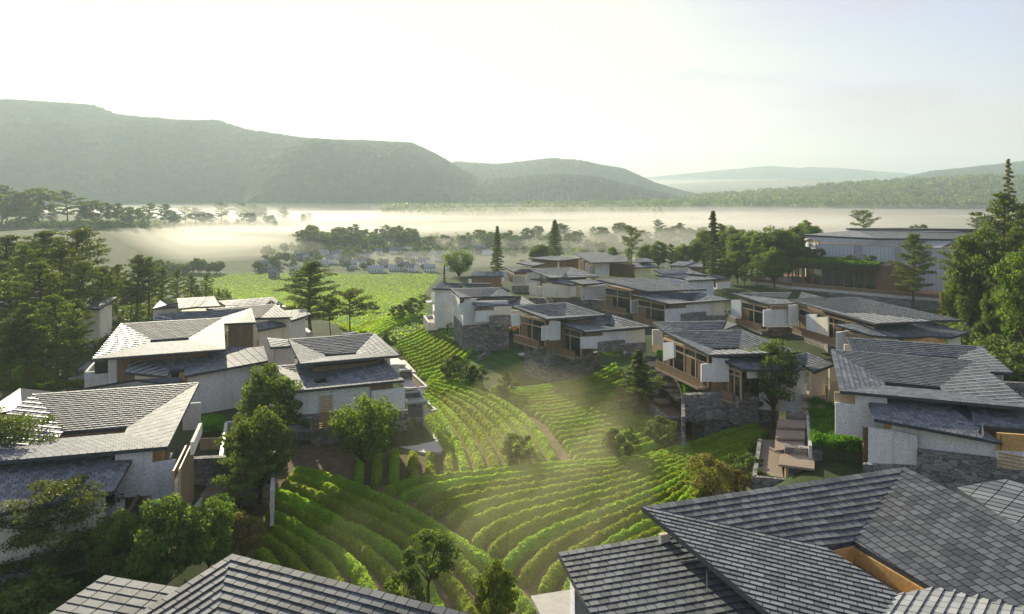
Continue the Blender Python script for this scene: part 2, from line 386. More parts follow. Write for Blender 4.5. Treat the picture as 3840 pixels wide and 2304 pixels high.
def seams(mb, poly, step=1.0, w=.07, lift=.13, skewdir=0):
    P2 = np.array([[p.x, p.y] for p in poly]); zv = np.array([p.z for p in poly])
    area = sum(P2[i][0]*P2[(i+1) % len(P2)][1]-P2[(i+1) % len(P2)][0]*P2[i][1] for i in range(len(P2)))
    ccw = [tuple(p) for p in (P2 if area > 0 else P2[::-1])]
    e = P2[1]-P2[0]; e /= np.hypot(*e); nrm = np.array([-e[1], e[0]]); cen = P2.mean(0)
    if (cen-P2[0])@nrm < 0: nrm = -nrm
    loc = (P2-P2[0])@np.stack([e, nrm], 1); x = loc[:, 0].min()+step/2
    while x < loc[:, 0].max():
        q = [(x, -30), (x+w, -30), (x+w, 60), (x, 60)]; c = clip([tuple(P2[0]+e*a+nrm*b) for a, b in q], ccw)
        if len(c) > 2:
            z = mvc(np.array(c), P2, zv); n = len(c)
            mb.add([(p[0], p[1], z[i]+lift) for i, p in enumerate(c)]+[(p[0], p[1], z[i]) for i, p in enumerate(c)],
                   [tuple(range(n))]+[(i+n, (i+1) % n+n, (i+1) % n, i) for i in range(n)])
        x += step
def slab(mb, poly, th=.26, drop=.0):
    P2 = [(p.x, p.y) for p in poly]; a = sum(P2[i][0]*P2[(i+1) % len(P2)][1]-P2[(i+1) % len(P2)][0]*P2[i][1] for i in range(len(P2)))
    pl = list(poly) if a > 0 else list(reversed(poly)); n = len(pl)
    cx = sum(p.x for p in pl)/n; cy = sum(p.y for p in pl)/n; cz = float(mvc(np.array([[cx, cy]]), np.array([[p.x, p.y] for p in pl]), np.array([p.z for p in pl]))[0])
    vs = [(p.x, p.y, p.z-drop-.03) for p in pl]+[(cx, cy, cz-drop-.03)]+[(p.x, p.y, p.z-drop-th) for p in pl]+[(cx, cy, cz-drop-th)]
    b = n+1
    mb.add(vs, [(i, (i+1) % n, n) for i in range(n)], 0)
    mb.add(vs, [((i+1) % n+b, i+b, n+b) for i in range(n)], 1)
    mb.add(vs, [(i+b, (i+1) % n+b, (i+1) % n, i) for i in range(n)], 0)
class House:
    def __init__(s, zn, name, label, cat, dens=1.0, mat='slate', z0=2.0):
        s.zn = zn; s.root = empty(name, (0, 0, 0), label, cat); s.dens = dens; s.mat = mat; s.z0 = z0; s.pts = []; s.mats = {}
        s.acc = []
    def new(s, name, mat):
        m = MB(); s.acc.append((name, mat, m)); return m
    def p(s, t):
        if len(t) == 4: return W(t[0], t[1], t[2], t[3])
        return W(s.zn, t[0], t[1], t[2])
    def roof(s, planes, name='roof', mat=None, th=.26):
        tb, sb, se = MB(), MB(), MB()
        for pl in planes:
            lf = .07 if s.dens < 1.25 else .03; mode = pl[0]; poly = [s.p(t) if not isinstance(t, Vector) else t for t in pl[1:]]
            s.pts += poly; d = s.dens
            if mode in 'rh': tiles(tb, poly, 'r' if mode == 'r' else 'h', .56*d, .40*d, lift=lf)
            elif mode == 'k': tiles(tb, poly, 'k', .46*d, .46*d, .23*d, lift=lf)
            else:
                tiles(tb, poly, 'd', .95*d, .5*d, lift=lf*.6)
                if mode == 's': seams(se, poly, .95*d*1.0)
            slab(sb, poly, th)
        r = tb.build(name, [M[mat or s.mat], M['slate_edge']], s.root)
        sb.build('roof_slab', [M['fascia'], M['soffit']], r)
        if se.v: se.build('seam', M['seam'], r)
        return r
    def tier(s, BL, BR, FR, FL, IBL, IBR, IFR, IFL, H=10.0, up=.8, dn=.5, modes='rdrs', name='roof', **k):
        f = lambda t, z: W(s.zn, t[0], t[1], z)
        bl, br, fr, fl = f(BL, H+up), f(BR, H+up), f(FR, H), f(FL, H); a, b, c, d = f(IBL, H-dn), f(IBR, H-dn), f(IFR, H-dn), f(IFL, H-dn)
        s.F = (fl, fr); s.L = (fl, bl); s.R_ = (fr, br); s.H = H
        r = s.roof([(modes[0], bl, br, b, a), (modes[1], br, fr, c, b), (modes[2], fl, fr, c, d), (modes[3], fl, bl, a, d)], name, **k)
        # wall of the light well under the rear edge of the opening
        w = MB(); w.wall(a+Vector((0, .25, 0)), b+Vector((0, .25, 0)), a.z-.27, b.z-.27, a.z-2.4, th=.2); w.wall(d-Vector((0, .3, 0)), c-Vector((0, .3, 0)), d.z-.27, c.z-.27, d.z-2.4, th=.2)
        w.wall(a, d, a.z-.3, a.z-.3, a.z-2.4, th=.2); w.wall(b, c, a.z-.3, a.z-.3, a.z-2.4, th=.2)
        w.build('light_well', M['gold'], s.root); s.core(bl, br, fr, fl, H-.9); return r
    def core(s, bl, br, fr, fl, zt, k=.70, mat='timber', zb=None):
        c = (bl+br+fr+fl)/4; q = [c+(p-c)*k for p in (fl, fr, br, bl)]
        mid = 4.9; mat = getattr(s, 'coremat', mat); w = MB(); w.prism(q, zt, mid); w.build('timber_wall' if mat == 'timber' else 'wall', M[mat], s.root)
        q = [c+(p-c)*(k+.03) for p in (fl, fr, br, bl)]; w = MB(); w.prism(q, mid, -.6); w.build('stone_plinth', M['stone'], s.root)
        s.C = c
    def run(s, pts, d, zb, mat='dash', name='wall', gap=.26, th=.25, skip=()):
        """wall line under an eave: pts are roof points, moved in towards the middle by d"""
        P = [s.p(t) if not isinstance(t, Vector) else t for t in pts]; cx = sum((q for q in s.pts), Vector())/len(s.pts); cx = Vector((cx.x, cx.y, 0))
        for i in range(len(P)-1):
            if i in skip: continue
            a, b = P[i], P[i+1]; e = (b-a).xy.normalized(); n = Vector((-e.y, e.x, 0))
            if (cx-a).xy.dot(n.xy) < 0: n = -n
            ee = Vector((e.x, e.y, 0))
            w = s.new(name, mat)
            w.wall(a+n*d+ee*d*.6, b+n*d-ee*d*.6, a.z-gap, b.z-gap, zb, th=th)
    def on(s, side, d, x, zn=None):
        """plan point where the sight line at column x meets the wall line: side eave moved in by d"""
        a, b = side; e = (b-a).xy.normalized(); n = Vector((-e.y, e.x))
        if (s.C.xy-a.xy).dot(n) < 0: n = -n
        o = a.xy+n*d; u, _ = S(zn or s.zn, x, 0); k = (u-CU)/F
        # o + t e : X = k Y
        t = (k*o.y-o.x)/(e.x-k*e.y) if abs(e.x-k*e.y) > 1e-4 else 0
        return o+e*t
    def panel(s, side, d, x1, y1, x2, y2, yb, mat='dash', name='wall', th=.25, zn=None, yb2=None, trim=False):
        sd = getattr(s, {'F': 'F', 'L': 'L', 'R': 'R_'}[side]) if isinstance(side, str) else side
        a, b = s.on(sd, d, x1, zn), s.on(sd, d, x2, zn); z = zn or s.zn
        za = WD(z, x1, y1, a.y).z; zb_ = WD(z, x2, y2, b.y).z; bot = WD(z, x1, yb, a.y).z; bot2 = bot if yb2 is None else WD(z, x2, yb2, b.y).z
        w = s.new(name, mat)
        w.wall(a, b, za, zb_, bot, bot2, th); return a, b
    def box(s, zn, x1, y1, x2, y2, z1, yb, mat='dash', name='wall', th=.25, z2=None, zb=None):
        """free standing wall: top ends surveyed at height z1; bottom at pixel row yb below x1"""
        z2 = z1 if z2 is None else z2; a = W(zn, x1, y1, z1); b = W(zn, x2, y2, z2)
        bot = WD(zn, x1, yb, a.y).z if zb is None else zb
        w = s.new(name, mat); w.wall(a, b, z1, z2, bot, bot, th); return a, b
    def flat(s, zn, pts, z, th=.2, mat='paving', name='terrace_slab'):
        w = s.new(name, mat); w.prism([W(zn, x, y, z) for x, y in pts], z, z-th)
    def facade(s, side, d, x1, x2, zt, zb, bay=2.4, zn=None, rail=True, sc=1.0):
        """glazed timber front: glass, posts and rails"""
        sd = getattr(s, {'F': 'F', 'L': 'L', 'R': 'R_'}[side]) if isinstance(side, str) else side
        a, b = s.on(sd, d, x1, zn), s.on(sd, d, x2, zn); L = (b-a).length; n = max(2, int(L/bay)); e = (b-a)/L
        g = s.new('glazing', 'glass'); g.wall(a, b, zt, zt, zb, th=.06)
        t = s.new('timber_frame', 'timber_pale')
        for i in range(n+1):
            q = a+e*L*i/n; t.box((q.x, q.y, (zt+zb)/2), (.2, .2, zt-zb), math.atan2(e.y, e.x))
        t.wall(a, b, zb+2.9, zb+2.9, zb+2.7, th=.16); t.wall(a, b, zt+.02, zt+.02, zt-.3, th=.22)
        for i in range(n):
            if i % 3 != 1:
                p0, p1 = a+e*L*(i+.08)/n, a+e*L*(i+.62)/n; dk = s.new('timber_screen', 'timber'); dk.wall(p0, p1, zb+2.68, zb+2.68, zb+.02, th=.12)
        if rail:
            nn = Vector((-e.y, e.x));
            if (s.C.xy-a).dot(nn) > 0: nn = -nn
            r = s.new('railing', 'timber'); r.wall(a+nn*1.3, b+nn*1.3, zb+.95, zb+.95, zb-.15, th=.06)
            r.wall(a+nn*1.3, b+nn*1.3, zb+1.03, zb+1.03, zb+.96, th=.12)
            f = s.new('balcony_floor', 'deck'); f.prism([a, b, b+nn*1.4, a+nn*1.4], zb, zb-.25)
    def louvre(s, side, d, x1, x2, zt, zb, zn=None, mat='timber_pale'):
        sd = getattr(s, {'F': 'F', 'L': 'L', 'R': 'R_'}[side]) if isinstance(side, str) else side
        a, b = s.on(sd, d, x1, zn), s.on(sd, d, x2, zn); w = s.new('louvre_screen', mat); z = zb
        while z < zt: w.wall(a, b, z+.09, z+.09, z, th=.08); z += .2
        w.box((a.x, a.y, (zt+zb)/2), (.14, .14, zt-zb)); w.box((b.x, b.y, (zt+zb)/2), (.14, .14, zt-zb))
        k = s.new('timber_screen', 'timber'); k.wall(a+Vector((0, .2)), b+Vector((0, .2)), zt, zt, zb, th=.05)
    def done(s):
        for nm, mt, mb in s.acc: mb.build(nm, M[mt], s.root)
        c = sum(s.pts, Vector())/len(s.pts); s.root.location = (c.x, c.y, s.z0)
        bpy.context.view_layer.update(); reparent_local(s.root); return s.root
exec_later = []
# ================================================================== the houses
HC = 'house'
# --- big house in the left foreground
h = House('A', 'courtyard_house', 'large slate house at the left edge, ochre strip in its folded roof, timber louvre screens', HC, 1.0, z0=2.2)
h.tier((395,305),(2310,168),(1945,915),(-735,1149),(735,745),(1480,692),(1440,765),(670,832), 10, name='upper_roof')
h.roof([('k', ('5',830,590,8.4), ('5',-500,850,8.4), ('5',-500,480,9.1), ('5',1000,290,9.1))], 'lower_roof')
h.run([('5',830,590,8.4), ('5',-500,850,8.4)], .9, 4.7, 'dashw'); h.run([('5',830,590,8.4), ('5',-500,850,8.4)], .75, -.5, 'stone', 'stone_base', 3.7, .5)
h.panel('F', 1.0, 1340, 975, 1765, 945, 1510); h.panel('F', .9, 1762, 1100, 2040, 1062, 1590)
h.panel('F', 2.2, 1765, 950, 1900, 935, 1100, 'gold', 'ochre_wall')
h.box('5', 680, 590, 830, 590, 7.7, 690, 'glass', 'window', .1); h.box('5', 690, 680, 900, 655, 6.6, 800, 'dash', 'parapet')
h.box('5', 910, 765, 1020, 595, 6.2, 770, 'timber', 'timber_wall')
h.louvre('R', -.75, 2010, 2150, 8.9, 4.2); h.louvre('R', -1.3, 2080, 2230, 9.2, 4.6)
h.panel('R', -1.0, 2042, 1300, 2165, 1060, 1700, 'dashw', yb2=1500); h.panel('R', -1.75, 2225, 860, 2325, 640, 1010, 'dashw', yb2=760)
h.box('A', 2120, 412, 2325, 402, 7.6, 720, 'dash')
h.done()
h = House('A', 'courtyard_house', 'pale seamed roof with a rising ridge, behind the large slate house at the left edge', HC, z0=2.5)
h.roof([('s', (235,232,10.5), (680,283,10.5), (395,320,9.9), (150,488,9.7), (-260,560,9.9)), ('d', (2115,103,11.2), (700,278,10.4), (1300,238,10.3), (2075,192,10.7))], 'roof')
h.box('A', -200, 520, 130, 500, 9.3, 800, 'dash', zb=2); h.box('A', 700, 300, 1900, 215, 9.8, 300, 'timber', 'timber_wall', zb=2)
h.done()
# --- house B
h = House('B', 'courtyard_house', 'left middle house whose lower roof is notched over a small ochre window', HC, 1.0)
h.tier((475,415),(1665,345),(1685,712),(140,828),(820,610),(1262,580),(1260,614),(812,642), 10, name='upper_roof')
h.roof([('s', (522,978,8.5), (1010,1028,8.2), (1040,960,8.0), (600,820,8.9)), ('r', (600,820,8.9), (1040,960,8.0), (1212,944,8.0), (1950,700,9.0), (1690,690,9.2)),
        ('d', (1208,1022,8.2), (2180,845,8.5), (2130,680,9.1), (1950,700,9.0), (1212,944,8.0))], 'lower_roof')
h.run([(522,978,8.5), (1010,1028,8.2)], 1.0, 2, 'dashw'); h.run([(1208,1022,8.2), (2180,845,8.5)], 1.0, 3.2, 'dash')
h.box('B', 930, 1000, 1240, 985, 7.7, 1090, 'gold', 'ochre_wall'); h.box('B', 1010, 990, 1150, 985, 7.75, 1040, 'glass', 'window', .3)
h.box('B', 2020, 942, 2200, 925, 6.9, 1020, 'dash', 'parapet'); h.box('B', 1320, 1130, 1820, 1102, 5.0, 1490, 'stone', 'stone_base', .6)
h.box('B', 65, 975, 320, 957, 6.2, 1135, 'dash', 'parapet', .3); h.box('B', 65, 975, 170, 860, 6.2, 1135, 'dash', 'parapet', .3, zb=2)
h.box('B', 330, 835, 650, 822, 9.0, 1150, 'dash', zb=2.0); h.box('B', 650, 900, 650, 1020, 7.6, 1100, 'dash', zb=2)
h.box('B', 170, 850, 325, 838, 8.2, 1000, 'glass', 'window', .1)
h.done()
h = House('B', 'courtyard_house', 'house with a brown timber wall and blank grey garden wall behind the notched roof house', HC, z0=2)
h.roof([('r', (905,298,10.8), (1990,236,10.8), (1640,335,10.0), (1120,385,9.8)), ('d', (1990,236,10.8), (2038,402,10), (1670,418,10.0), (1640,335,10.0)), ('s', (835,392,10), (905,298,10.8), (1120,385,9.8))], 'roof')
h.run([(2038,402,10), (1670,418,10.0)], .8, 2, 'timber', 'timber_wall'); h.box('B', 1920, 425, 2035, 415, 9.1, 480, 'dashw'); h.box('B', 1700, 490, 2055, 468, 7.6, 705, 'dash', 'garden_wall', .35)
h.run([(835,392,10), (905,298,10.8)], 1, 2, 'dashw')
h.done()
h = House('B', 'courtyard_house', 'pale seamed roof with slate centre over a dark lower roof, left of the big pine', HC, z0=2)
h.roof([('r', (1460,240,10.8), (2265,188,10.8), (2095,350,9.8), (1990,352,9.8)), ('d', (2265,188,10.8), (2465,340,10), (2095,352,9.8))], 'upper_roof')
h.roof([('d', (2060,492,8.4), (2390,435,8.6), (2310,375,9.2), (2040,408,9.2))], 'lower_roof')
h.run([(2465,340,10), (2095,352,9.8), (1990,352,9.8)], 1.2, 2, 'dashw'); h.run([(2060,492,8.4), (2390,435,8.6)], .8, 3, 'dashw'); h.box('B', 2290, 505, 2400, 492, 7.0, 600, 'dashw', 'parapet')
h.box('B', 2060, 605, 2400, 600, 4.6, 800, 'stone', 'stone_base', .6); h.box('B', 2390, 415, 2475, 412, 8.0, 560, 'dash')
h.done()
for pts, lab in (([('d', (1600,152,10), (2240,108,10.8), (2385,218,10), (1980,225,9.6), (1700,220,9.6))], 'long pale roof farthest back in the left cluster, beside the green field'),
                 ([('d', (1120,125,10.6), (1555,100,10.8), (1380,218,9.9), (1145,243,9.9)), ('d', (1555,100,10.8), (1625,212,10.1), (1380,222,9.9))], 'small pale folded roof house right of the tall pine trunks')):
    h = House('B', 'courtyard_house', lab, HC, 1.3, z0=2); h.roof(pts, 'roof')
    q = h.pts; c = sum(q, Vector())/len(q); w = [c+(p-c)*.82 for p in ([q[0], q[1], q[2], q[-1]] if len(q) < 6 else [q[0], q[1], q[5], q[3]])]
    m = MB(); m.prism(w, 9.0, 2); m.build('wall', M['dashw'], h.root); h.done()
h = House('4', 'courtyard_house', 'pale roofed corner of a house right behind the big pine, with a small white plinth', HC, 1.3, z0=2)
h.roof([('d', (2060,322,10.2), (2200,308,10.4), (2255,345,10), (2110,392,9.8))], 'roof'); h.run([(2255,345,10), (2110,392,9.8)], .8, 2, 'dashw'); h.box('4', 2190, 440, 2250, 475, 4.5, 500, 'paving', 'terrace_slab', .8); h.done()
for pts, wl, lab in (([('r', (-200,215,10.8), (305,210,10.8), (285,235,10.2), (-200,240,10.2)), ('d', (-200,240,10.2), (285,235,10.2), (150,272,9.9), (-200,300,9.9))], ((-100,285),(140,272)), 'slate roof at the left edge, glimpsed between dark pines'),
                 ([('d', (590,300,10), (640,235,10.8), (850,222,10.8), (720,308,10.0))], ((600,310),(722,312)), 'house among the pines with a long pale timber balcony wall'),
                 ([('d', (1105,305,10), (1160,245,10.8), (1290,262,10.8), (1285,292,10.0))], ((1110,312),(1285,300)), 'low pale roof seen behind a row of slender pine trunks')):
    h = House('4', 'courtyard_house', lab, HC, 1.2, z0=1); h.roof(pts, 'roof')
    h.box('4', wl[0][0], wl[0][1], wl[1][0], wl[1][1], 9.4, wl[0][1]+180, 'dashw', zb=1.5)
    if wl[0][0] == 600:
        h.box('4', 724, 315, 805, 268, 9.3, 480, 'dashw', zb=1.5); h.box('4', 722, 425, 848, 355, 5.6, 490, 'timber_pale', 'balcony_wall', .15)
    h.done()
# --- house C
h = House('C', 'courtyard_house', 'bright roofed house with a brick lattice wall, above a stair of white terrace slabs', HC, 1.0, z0=1.5)
h.tier((355,255),(1495,172),(1835,470),(515,582),(840,468),(1250,438),(1270,464),(852,498), 10, modes='rdrd', name='upper_roof')
h.roof([('d', (75,240,9.9), (360,264,9.9), (395,350,9.5), (122,366,9.5))], 'side_roof')
h.roof([('d', (1040,185,10.9), (1240,155,11), (1275,190,10.8), (1060,200,10.8))], 'side_roof')
h.roof([('r', (210,607,9.0), (1610,505,9.2), (850,768,8.1), (690,792,8.1)), ('d', (1895,800,8.4), (1610,505,9.2), (850,768,8.1), (882,838,8.0)),
        ('h', (330,955,8.4), (1895,800,8.4), (882,838,8.0), (716,853,8.0)), ('h', (210,607,9.0), (330,955,8.4), (716,853,8.0), (690,792,8.1))], 'lower_roof')
h.box('C', 690, 850, 885, 835, 7.7, 900, 'gold', 'light_well', .3)
fl, fr = h.p((330,955,8.4)), h.p((1895,800,8.4)); LF = (fl, fr)
h.panel(LF, .9, 435, 965, 1445, 880, 1255, 'dash', yb2=1195); h.panel(LF, .8, 1450, 878, 1740, 845, 930, 'timber', 'timber_wall'); h.panel(LF, .6, 1455, 937, 1900, 898, 1205, 'dash', 'garden_wall', .35, yb2=1185)
h.panel(LF, .7, 1448, 880, 1452, 880, 1060, 'timber', 'timber_post')
a, b = h.panel(LF, 1.1, 410, 1252, 1420, 1200, 1335, 'stone', 'stone_base', .7, yb2=1290); h.panel(LF, .9, 1700, 1200, 1930, 1190, 1484, 'stone', 'stone_base', .6)
# lattice of small openings drawn as ochre blocks on the wall
m = MB(); g = MB(); pa, pb = h.on(LF, .72, 765), h.on(LF, .72, 940); e = (pb-pa)/13
for r_ in range(15):
    for c_ in range(13):
        q = pa+e*(c_+.5+(.5 if r_ % 2 else 0)*.6); m.box((q.x, q.y, 7.3-r_*.24), (.09, .1, .11), math.atan2(e.y, e.x))
m.build('lattice_opening_pattern', M['gold'], h.root)
h.box('C', 180, 380, 440, 370, 9.0, 640, 'dash', zb=2); h.box('C', 170, 385, 200, 380, 8.9, 600, 'timber_pale', 'timber_post', .2); h.box('C', 350, 530, 480, 520, 6.5, 600, 'dash', 'parapet')
h.box('C', 355, 500, 470, 490, 7.2, 530, 'glass', 'window', .1); h.box('C', 1660, 505, 1700, 500, 9, 600, 'dashw'); h.box('C', 1690, 590, 1825, 585, 7.4, 700, 'dash', 'parapet')
h.done()
# --- house D right
h = House('8', 'courtyard_house', 'large slate house at the right edge, ochre strip in its roof, pebbled wall on stone', HC, 1.0, z0=3)
h.tier((1075,408),(2115,488),(2560,838),(1140,710),(1465,647),(1865,682),(1882,712),(1472,676), 10.2, modes='rsrd', name='upper_roof')
h.roof([('k', (1385,912,8.5), (2320,1082,8.4), (2150,955,8.6), (2700,880,9.4), (1330,735,9.4))], 'lower_roof') if False else None
h.roof([('k', (1385,912,8.5), (2320,1082,8.4), (2135,960,8.7), (2050,800,9.4), (1330,740,9.4)), ('k', (2050,800,9.4), (2135,960,8.7), (2700,1010,8.7), (2700,830,9.5))], 'lower_roof')
LF = (h.p((1385,912,8.5)), h.p((2320,1082,8.4)))
h.panel('F', 1.0, 1105, 790, 1256, 805, 1020, 'dash', yb2=1030); h.panel('F', .95, 1250, 722, 1480, 740, 1040, 'dash', yb2=1060)
h.panel('F', 1.5, 1100, 715, 1258, 725, 810, 'timber_pale', 'timber_wall'); h.panel('L', .3, 1078, 640, 1100, 720, 830, 'timber_pale', 'timber_wall')
h.panel(LF, .8, 1345, 972, 1520, 992, 1250, 'dash', 'parapet', .3); h.panel(LF, 1.2, 1515, 950, 2275, 1085, 1260, 'dash', yb2=1390)
h.panel(LF, 1.9, 1460, 935, 1520, 945, 990, 'gold', 'ochre_wall'); h.panel(LF, .85, 1500, 985, 1702, 1030, 1262, 'dash', yb2=1280)
h.panel(LF, .6, 1702, 1130, 2275, 1198, 1320, 'stone', 'stone_base', .6, yb2=1340); h.panel(LF, .5, 1310, 1232, 2700, 1300, 1500, 'stone', 'stone_base', .6, yb2=1600)
h.panel(LF, 1.0, 2275, 1010, 2700, 1040, 1160, 'gold', 'ochre_wall', yb2=1180); h.panel(LF, .9, 2270, 1138, 2700, 1160, 1290, 'dash', 'lattice_wall', yb2=1310)
h.panel(LF, .95, 2300, 1025, 2310, 1025, 1150, 'timber', 'timber_post', .2)
h.box('8', 1308, 975, 1345, 975, 6.8, 1200, 'timber', 'timber_wall', zb=3)
m = MB(); pa, pb = h.on(LF, .72, 2290), h.on(LF, .72, 2473); e = (pb-pa)/16; zz = WD('8', 2300, 1150, pa.y).z
for r_ in range(9):
    for c_ in range(16):
        q = pa+e*(c_+.5); m.box((q.x, q.y, zz-.1-r_*.3), (.13, .1, .13), math.atan2(e.y, e.x))
m.build('lattice_opening_pattern', M['gold'], h.root)
h.box('8', 1060, 525, 1110, 527, 8.4, 820, 'dashw', zb=3); h.box('8', 1072, 632, 1120, 640, 7.6, 820, 'timber_pale', 'timber_wall', zb=3)
h.done()
h = House('8', 'courtyard_house', 'slate roof dappled with tree shadow, directly behind the large house at the right edge', HC, z0=3)
h.roof([('r', (1185,320,11), (2165,385,11), (1990,470,10), (1640,448,10)), ('s', (2165,385,11), (2395,580,10.2), (2120,572,10), (1990,470,10)), ('k', (1185,320,11), (1640,448,10), (1250,470,10.2))], 'roof')
h.box('8', 1170, 370, 1215, 372, 9.0, 500, 'dashw', zb=3); h.box('8', 2235, 575, 2320, 590, 9.2, 700, 'dash', zb=3); h.box('8', 1115, 285, 1210, 270, 8.4, 400, 'dash', 'parapet', zb=3); h.box('8', 2300, 640, 2600, 655, 5.5, 800, 'stone', 'stone_base', .6, zb=2)
c = sum(h.pts, Vector())/len(h.pts); h.core(*[W('8', *t) for t in ((1185,320,10),(2165,385,10),(2395,580,10),(1250,470,10))], 9.0); h.done()
# --- house E
h = House('F', 'courtyard_house', 'slate house with a long glazed timber front and a grass terrace, behind the twin pines', HC, 1.0, z0=2.5)
h.tier((330,255),(1235,238),(1905,500),(860,532),(875,456),(1205,450),(1230,472),(930,482), 10, modes='rrsr', name='upper_roof')
h.roof([('d', (985,565,9.2), (1240,697,8.6), (1900,718,8.2), (1740,545,9.2)), ('r', (1740,545,9.2), (2000,500,9.4), (1960,650,8.4), (1900,718,8.2)), ('r', (2000,500,9.4), (2310,640,8.9), (2080,730,8.5), (1960,650,8.4))], 'lower_roof')
LL = (h.p((985,565,9.2)), h.p((1240,697,8.6)))
h.facade('L', 1.2, 340, 850, 9.5, 5.6)
h.panel('L', .1, 340, 388, 465, 385, 600, 'dash', 'garden_wall', .3, yb2=560); h.panel('F', 1.0, 770, 637, 905, 628, 840, 'dash', 'garden_wall', .3); h.panel('F', 1.0, 903, 560, 1090, 572, 845, 'dash')
h.facade(LL, .8, 1090, 1230, 8.2, 4.6); h.box('F', 1165, 767, 1400, 757, 7.0, 1010, 'dash', 'garden_wall', .3); h.box('F', 1300, 710, 1480, 705, 8.1, 800, 'dash')
h.run([(2310,640,8.9), (2080,730,8.5)], .9, 3.2, 'dashw'); h.box('F', 1970, 720, 2090, 735, 7.9, 860, 'dashw'); h.box('F', 1990, 725, 2080, 732, 8.0, 775, 'gold', 'ochre_wall', .5)
h.box('F', 1440, 690, 1990, 720, 7.9, 850, 'dash', zb=3)
h.roof([('d', (205,150,10.4), (640,243,9.9), (330,252,9.9)), ('r', (205,150,10.4), (1060,133,10.8), (1010,243,9.9), (640,243,9.9)), ('r', (1060,133,10.8), (1490,302,10.2), (1235,240,9.9), (1010,243,9.9))], 'rear_roof')
h.box('F', 205, 236, 325, 234, 8.3, 415, 'dashw', 'garden_wall', .3); h.box('F', 210, 365, 335, 440, 5.2, 490, 'timber', 'railing', .1, z2=5.2)
h.box('F', 345, 305, 455, 320, 8.6, 385, 'gold', 'ochre_wall', .2)
h.done()
# --- house F (centre right)
h = House('E', 'courtyard_house', 'slate house with an orange notch in its lower roof, above the misty flat topped pines', HC, 1.1, z0=1.0)
h.tier((210,240),(930,193),(1460,358),(670,415),(690,377),(910,367),(945,376),(700,384), 10, modes='rrrr', name='upper_roof')
h.roof([('h', (830,455,9.1), (1185,582,8.6), (1510,528,8.2), (1430,495,8.1)), ('r', (1370,385,9.3), (830,455,9.1), (1430,495,8.1), (1500,488,8.1), (1540,360,9.3)), ('r', (1540,360,9.3), (2045,512,8.8), (1600,523,8.2), (1500,488,8.1)), ('h', (1185,582,8.6), (2045,512,8.8), (1600,523,8.2), (1510,528,8.2))], 'lower_roof')
LL = (h.p((830,455,9.1)), h.p((1185,582,8.6))); LF = (h.p((1185,582,8.6)), h.p((2045,512,8.8)))
h.facade('L', 1.2, 320, 655, 9.4, 5.4, 2.6); h.panel('L', .2, 215, 352, 320, 345, 510, 'dash', 'garden_wall', .3, yb2=495); h.box('E', 200, 300, 305, 298, 8.8, 460, 'dashw')
h.panel('F', .9, 605, 505, 715, 495, 700, 'dash', 'garden_wall', .3, yb2=680); h.panel('F', .9, 705, 425, 850, 440, 700, 'dash')
h.facade(LL, 1.0, 850, 1130, 8.4, 4.4, 2.6); h.box('E', 1435, 505, 1600, 528, 7.9, 560, 'orange', 'light_well', .3)
h.panel(LF, .9, 1180, 610, 1405, 590, 660, 'timber', 'timber_wall'); h.panel(LF, .8, 1120, 652, 1405, 632, 805, 'dash', 'garden_wall', .3, yb2=800)
h.panel(LF, 1.0, 1402, 585, 1790, 562, 740, 'dash', yb2=735); h.panel(LF, .95, 1788, 560, 1965, 545, 735, 'dashw', yb2=720)
h.panel(LF, .6, 1350, 720, 1700, 690, 850, 'stone', 'stone_base', .6); h.panel(LF, .7, 1700, 742, 1975, 722, 880, 'stone', 'stone_base', .6)
h.done()
# --- house G
h = House('H', 'courtyard_house', 'house with a broad slate roof over a shaded timber front, behind the orange notch house', HC, 1.3, z0=1.5)
h.roof([('r', (860,400,10.8), (1390,376,10.8), (1650,530,9.7), (1500,537,9.9)), ('r', (1390,376,10.8), (2135,512,10), (1650,530,9.7)), ('h', (860,400,10.8), (1500,538,10), (1440,536,10.1))], 'upper_roof')
h.roof([('h', (1250,570,9.2), (1700,682,8.7), (1935,652,8.3), (1860,632,8.2)), ('r', (1250,570,9.2), (1860,632,8.2), (1965,628,8.2), (2050,548,9.4), (1430,552,9.5)), ('r', (2050,548,9.4), (2410,632,9.0), (2010,648,8.4), (1965,628,8.2)), ('h', (1700,682,8.7), (2410,632,9.0), (2010,648,8.4), (1935,652,8.3))], 'lower_roof')
h.roof([('d', (535,408,10), (790,396,10.2), (945,438,9.8), (690,456,9.7))], 'side_roof')
h.F = (h.p((1500,538,10)), h.p((2135,512,10))); h.L = (h.p((1500,538,10)), h.p((860,400,10.8))); h.core(*[h.p(t) for t in ((860,400,10),(1390,376,10),(2135,512,10),(1500,538,10))], 9.0, .78)
LL = (h.p((1250,570,9.2)), h.p((1700,682,8.7))); LF = (h.p((1700,682,8.7)), h.p((2410,632,9.0)))
h.facade('L', 1.0, 960, 1250, 9.4, 5.0, 3); h.box('H', 680, 492, 950, 455, 8.9, 640, 'dash', z2=9.2); h.box('H', 545, 475, 625, 470, 8.4, 600, 'dash', 'garden_wall'); h.box('H', 625, 470, 690, 480, 8.6, 600, 'timber_pale', 'timber_wall')
h.box('H', 1190, 560, 1270, 556, 8.4, 712, 'dash', 'garden_wall'); h.box('H', 1255, 640, 1345, 634, 7.6, 800, 'dash', 'garden_wall'); h.facade(LL, 1.0, 1340, 1650, 8.4, 4.3, 3)
h.panel(LF, .9, 1700, 690, 1890, 680, 740, 'timber', 'timber_wall'); h.panel(LF, .7, 1655, 742, 1885, 728, 890, 'dash', 'garden_wall', .3); h.panel(LF, 1.0, 1887, 690, 2200, 665, 800, 'dash', yb2=815); h.panel(LF, .95, 2195, 662, 2335, 652, 820, 'dashw', yb2=812)
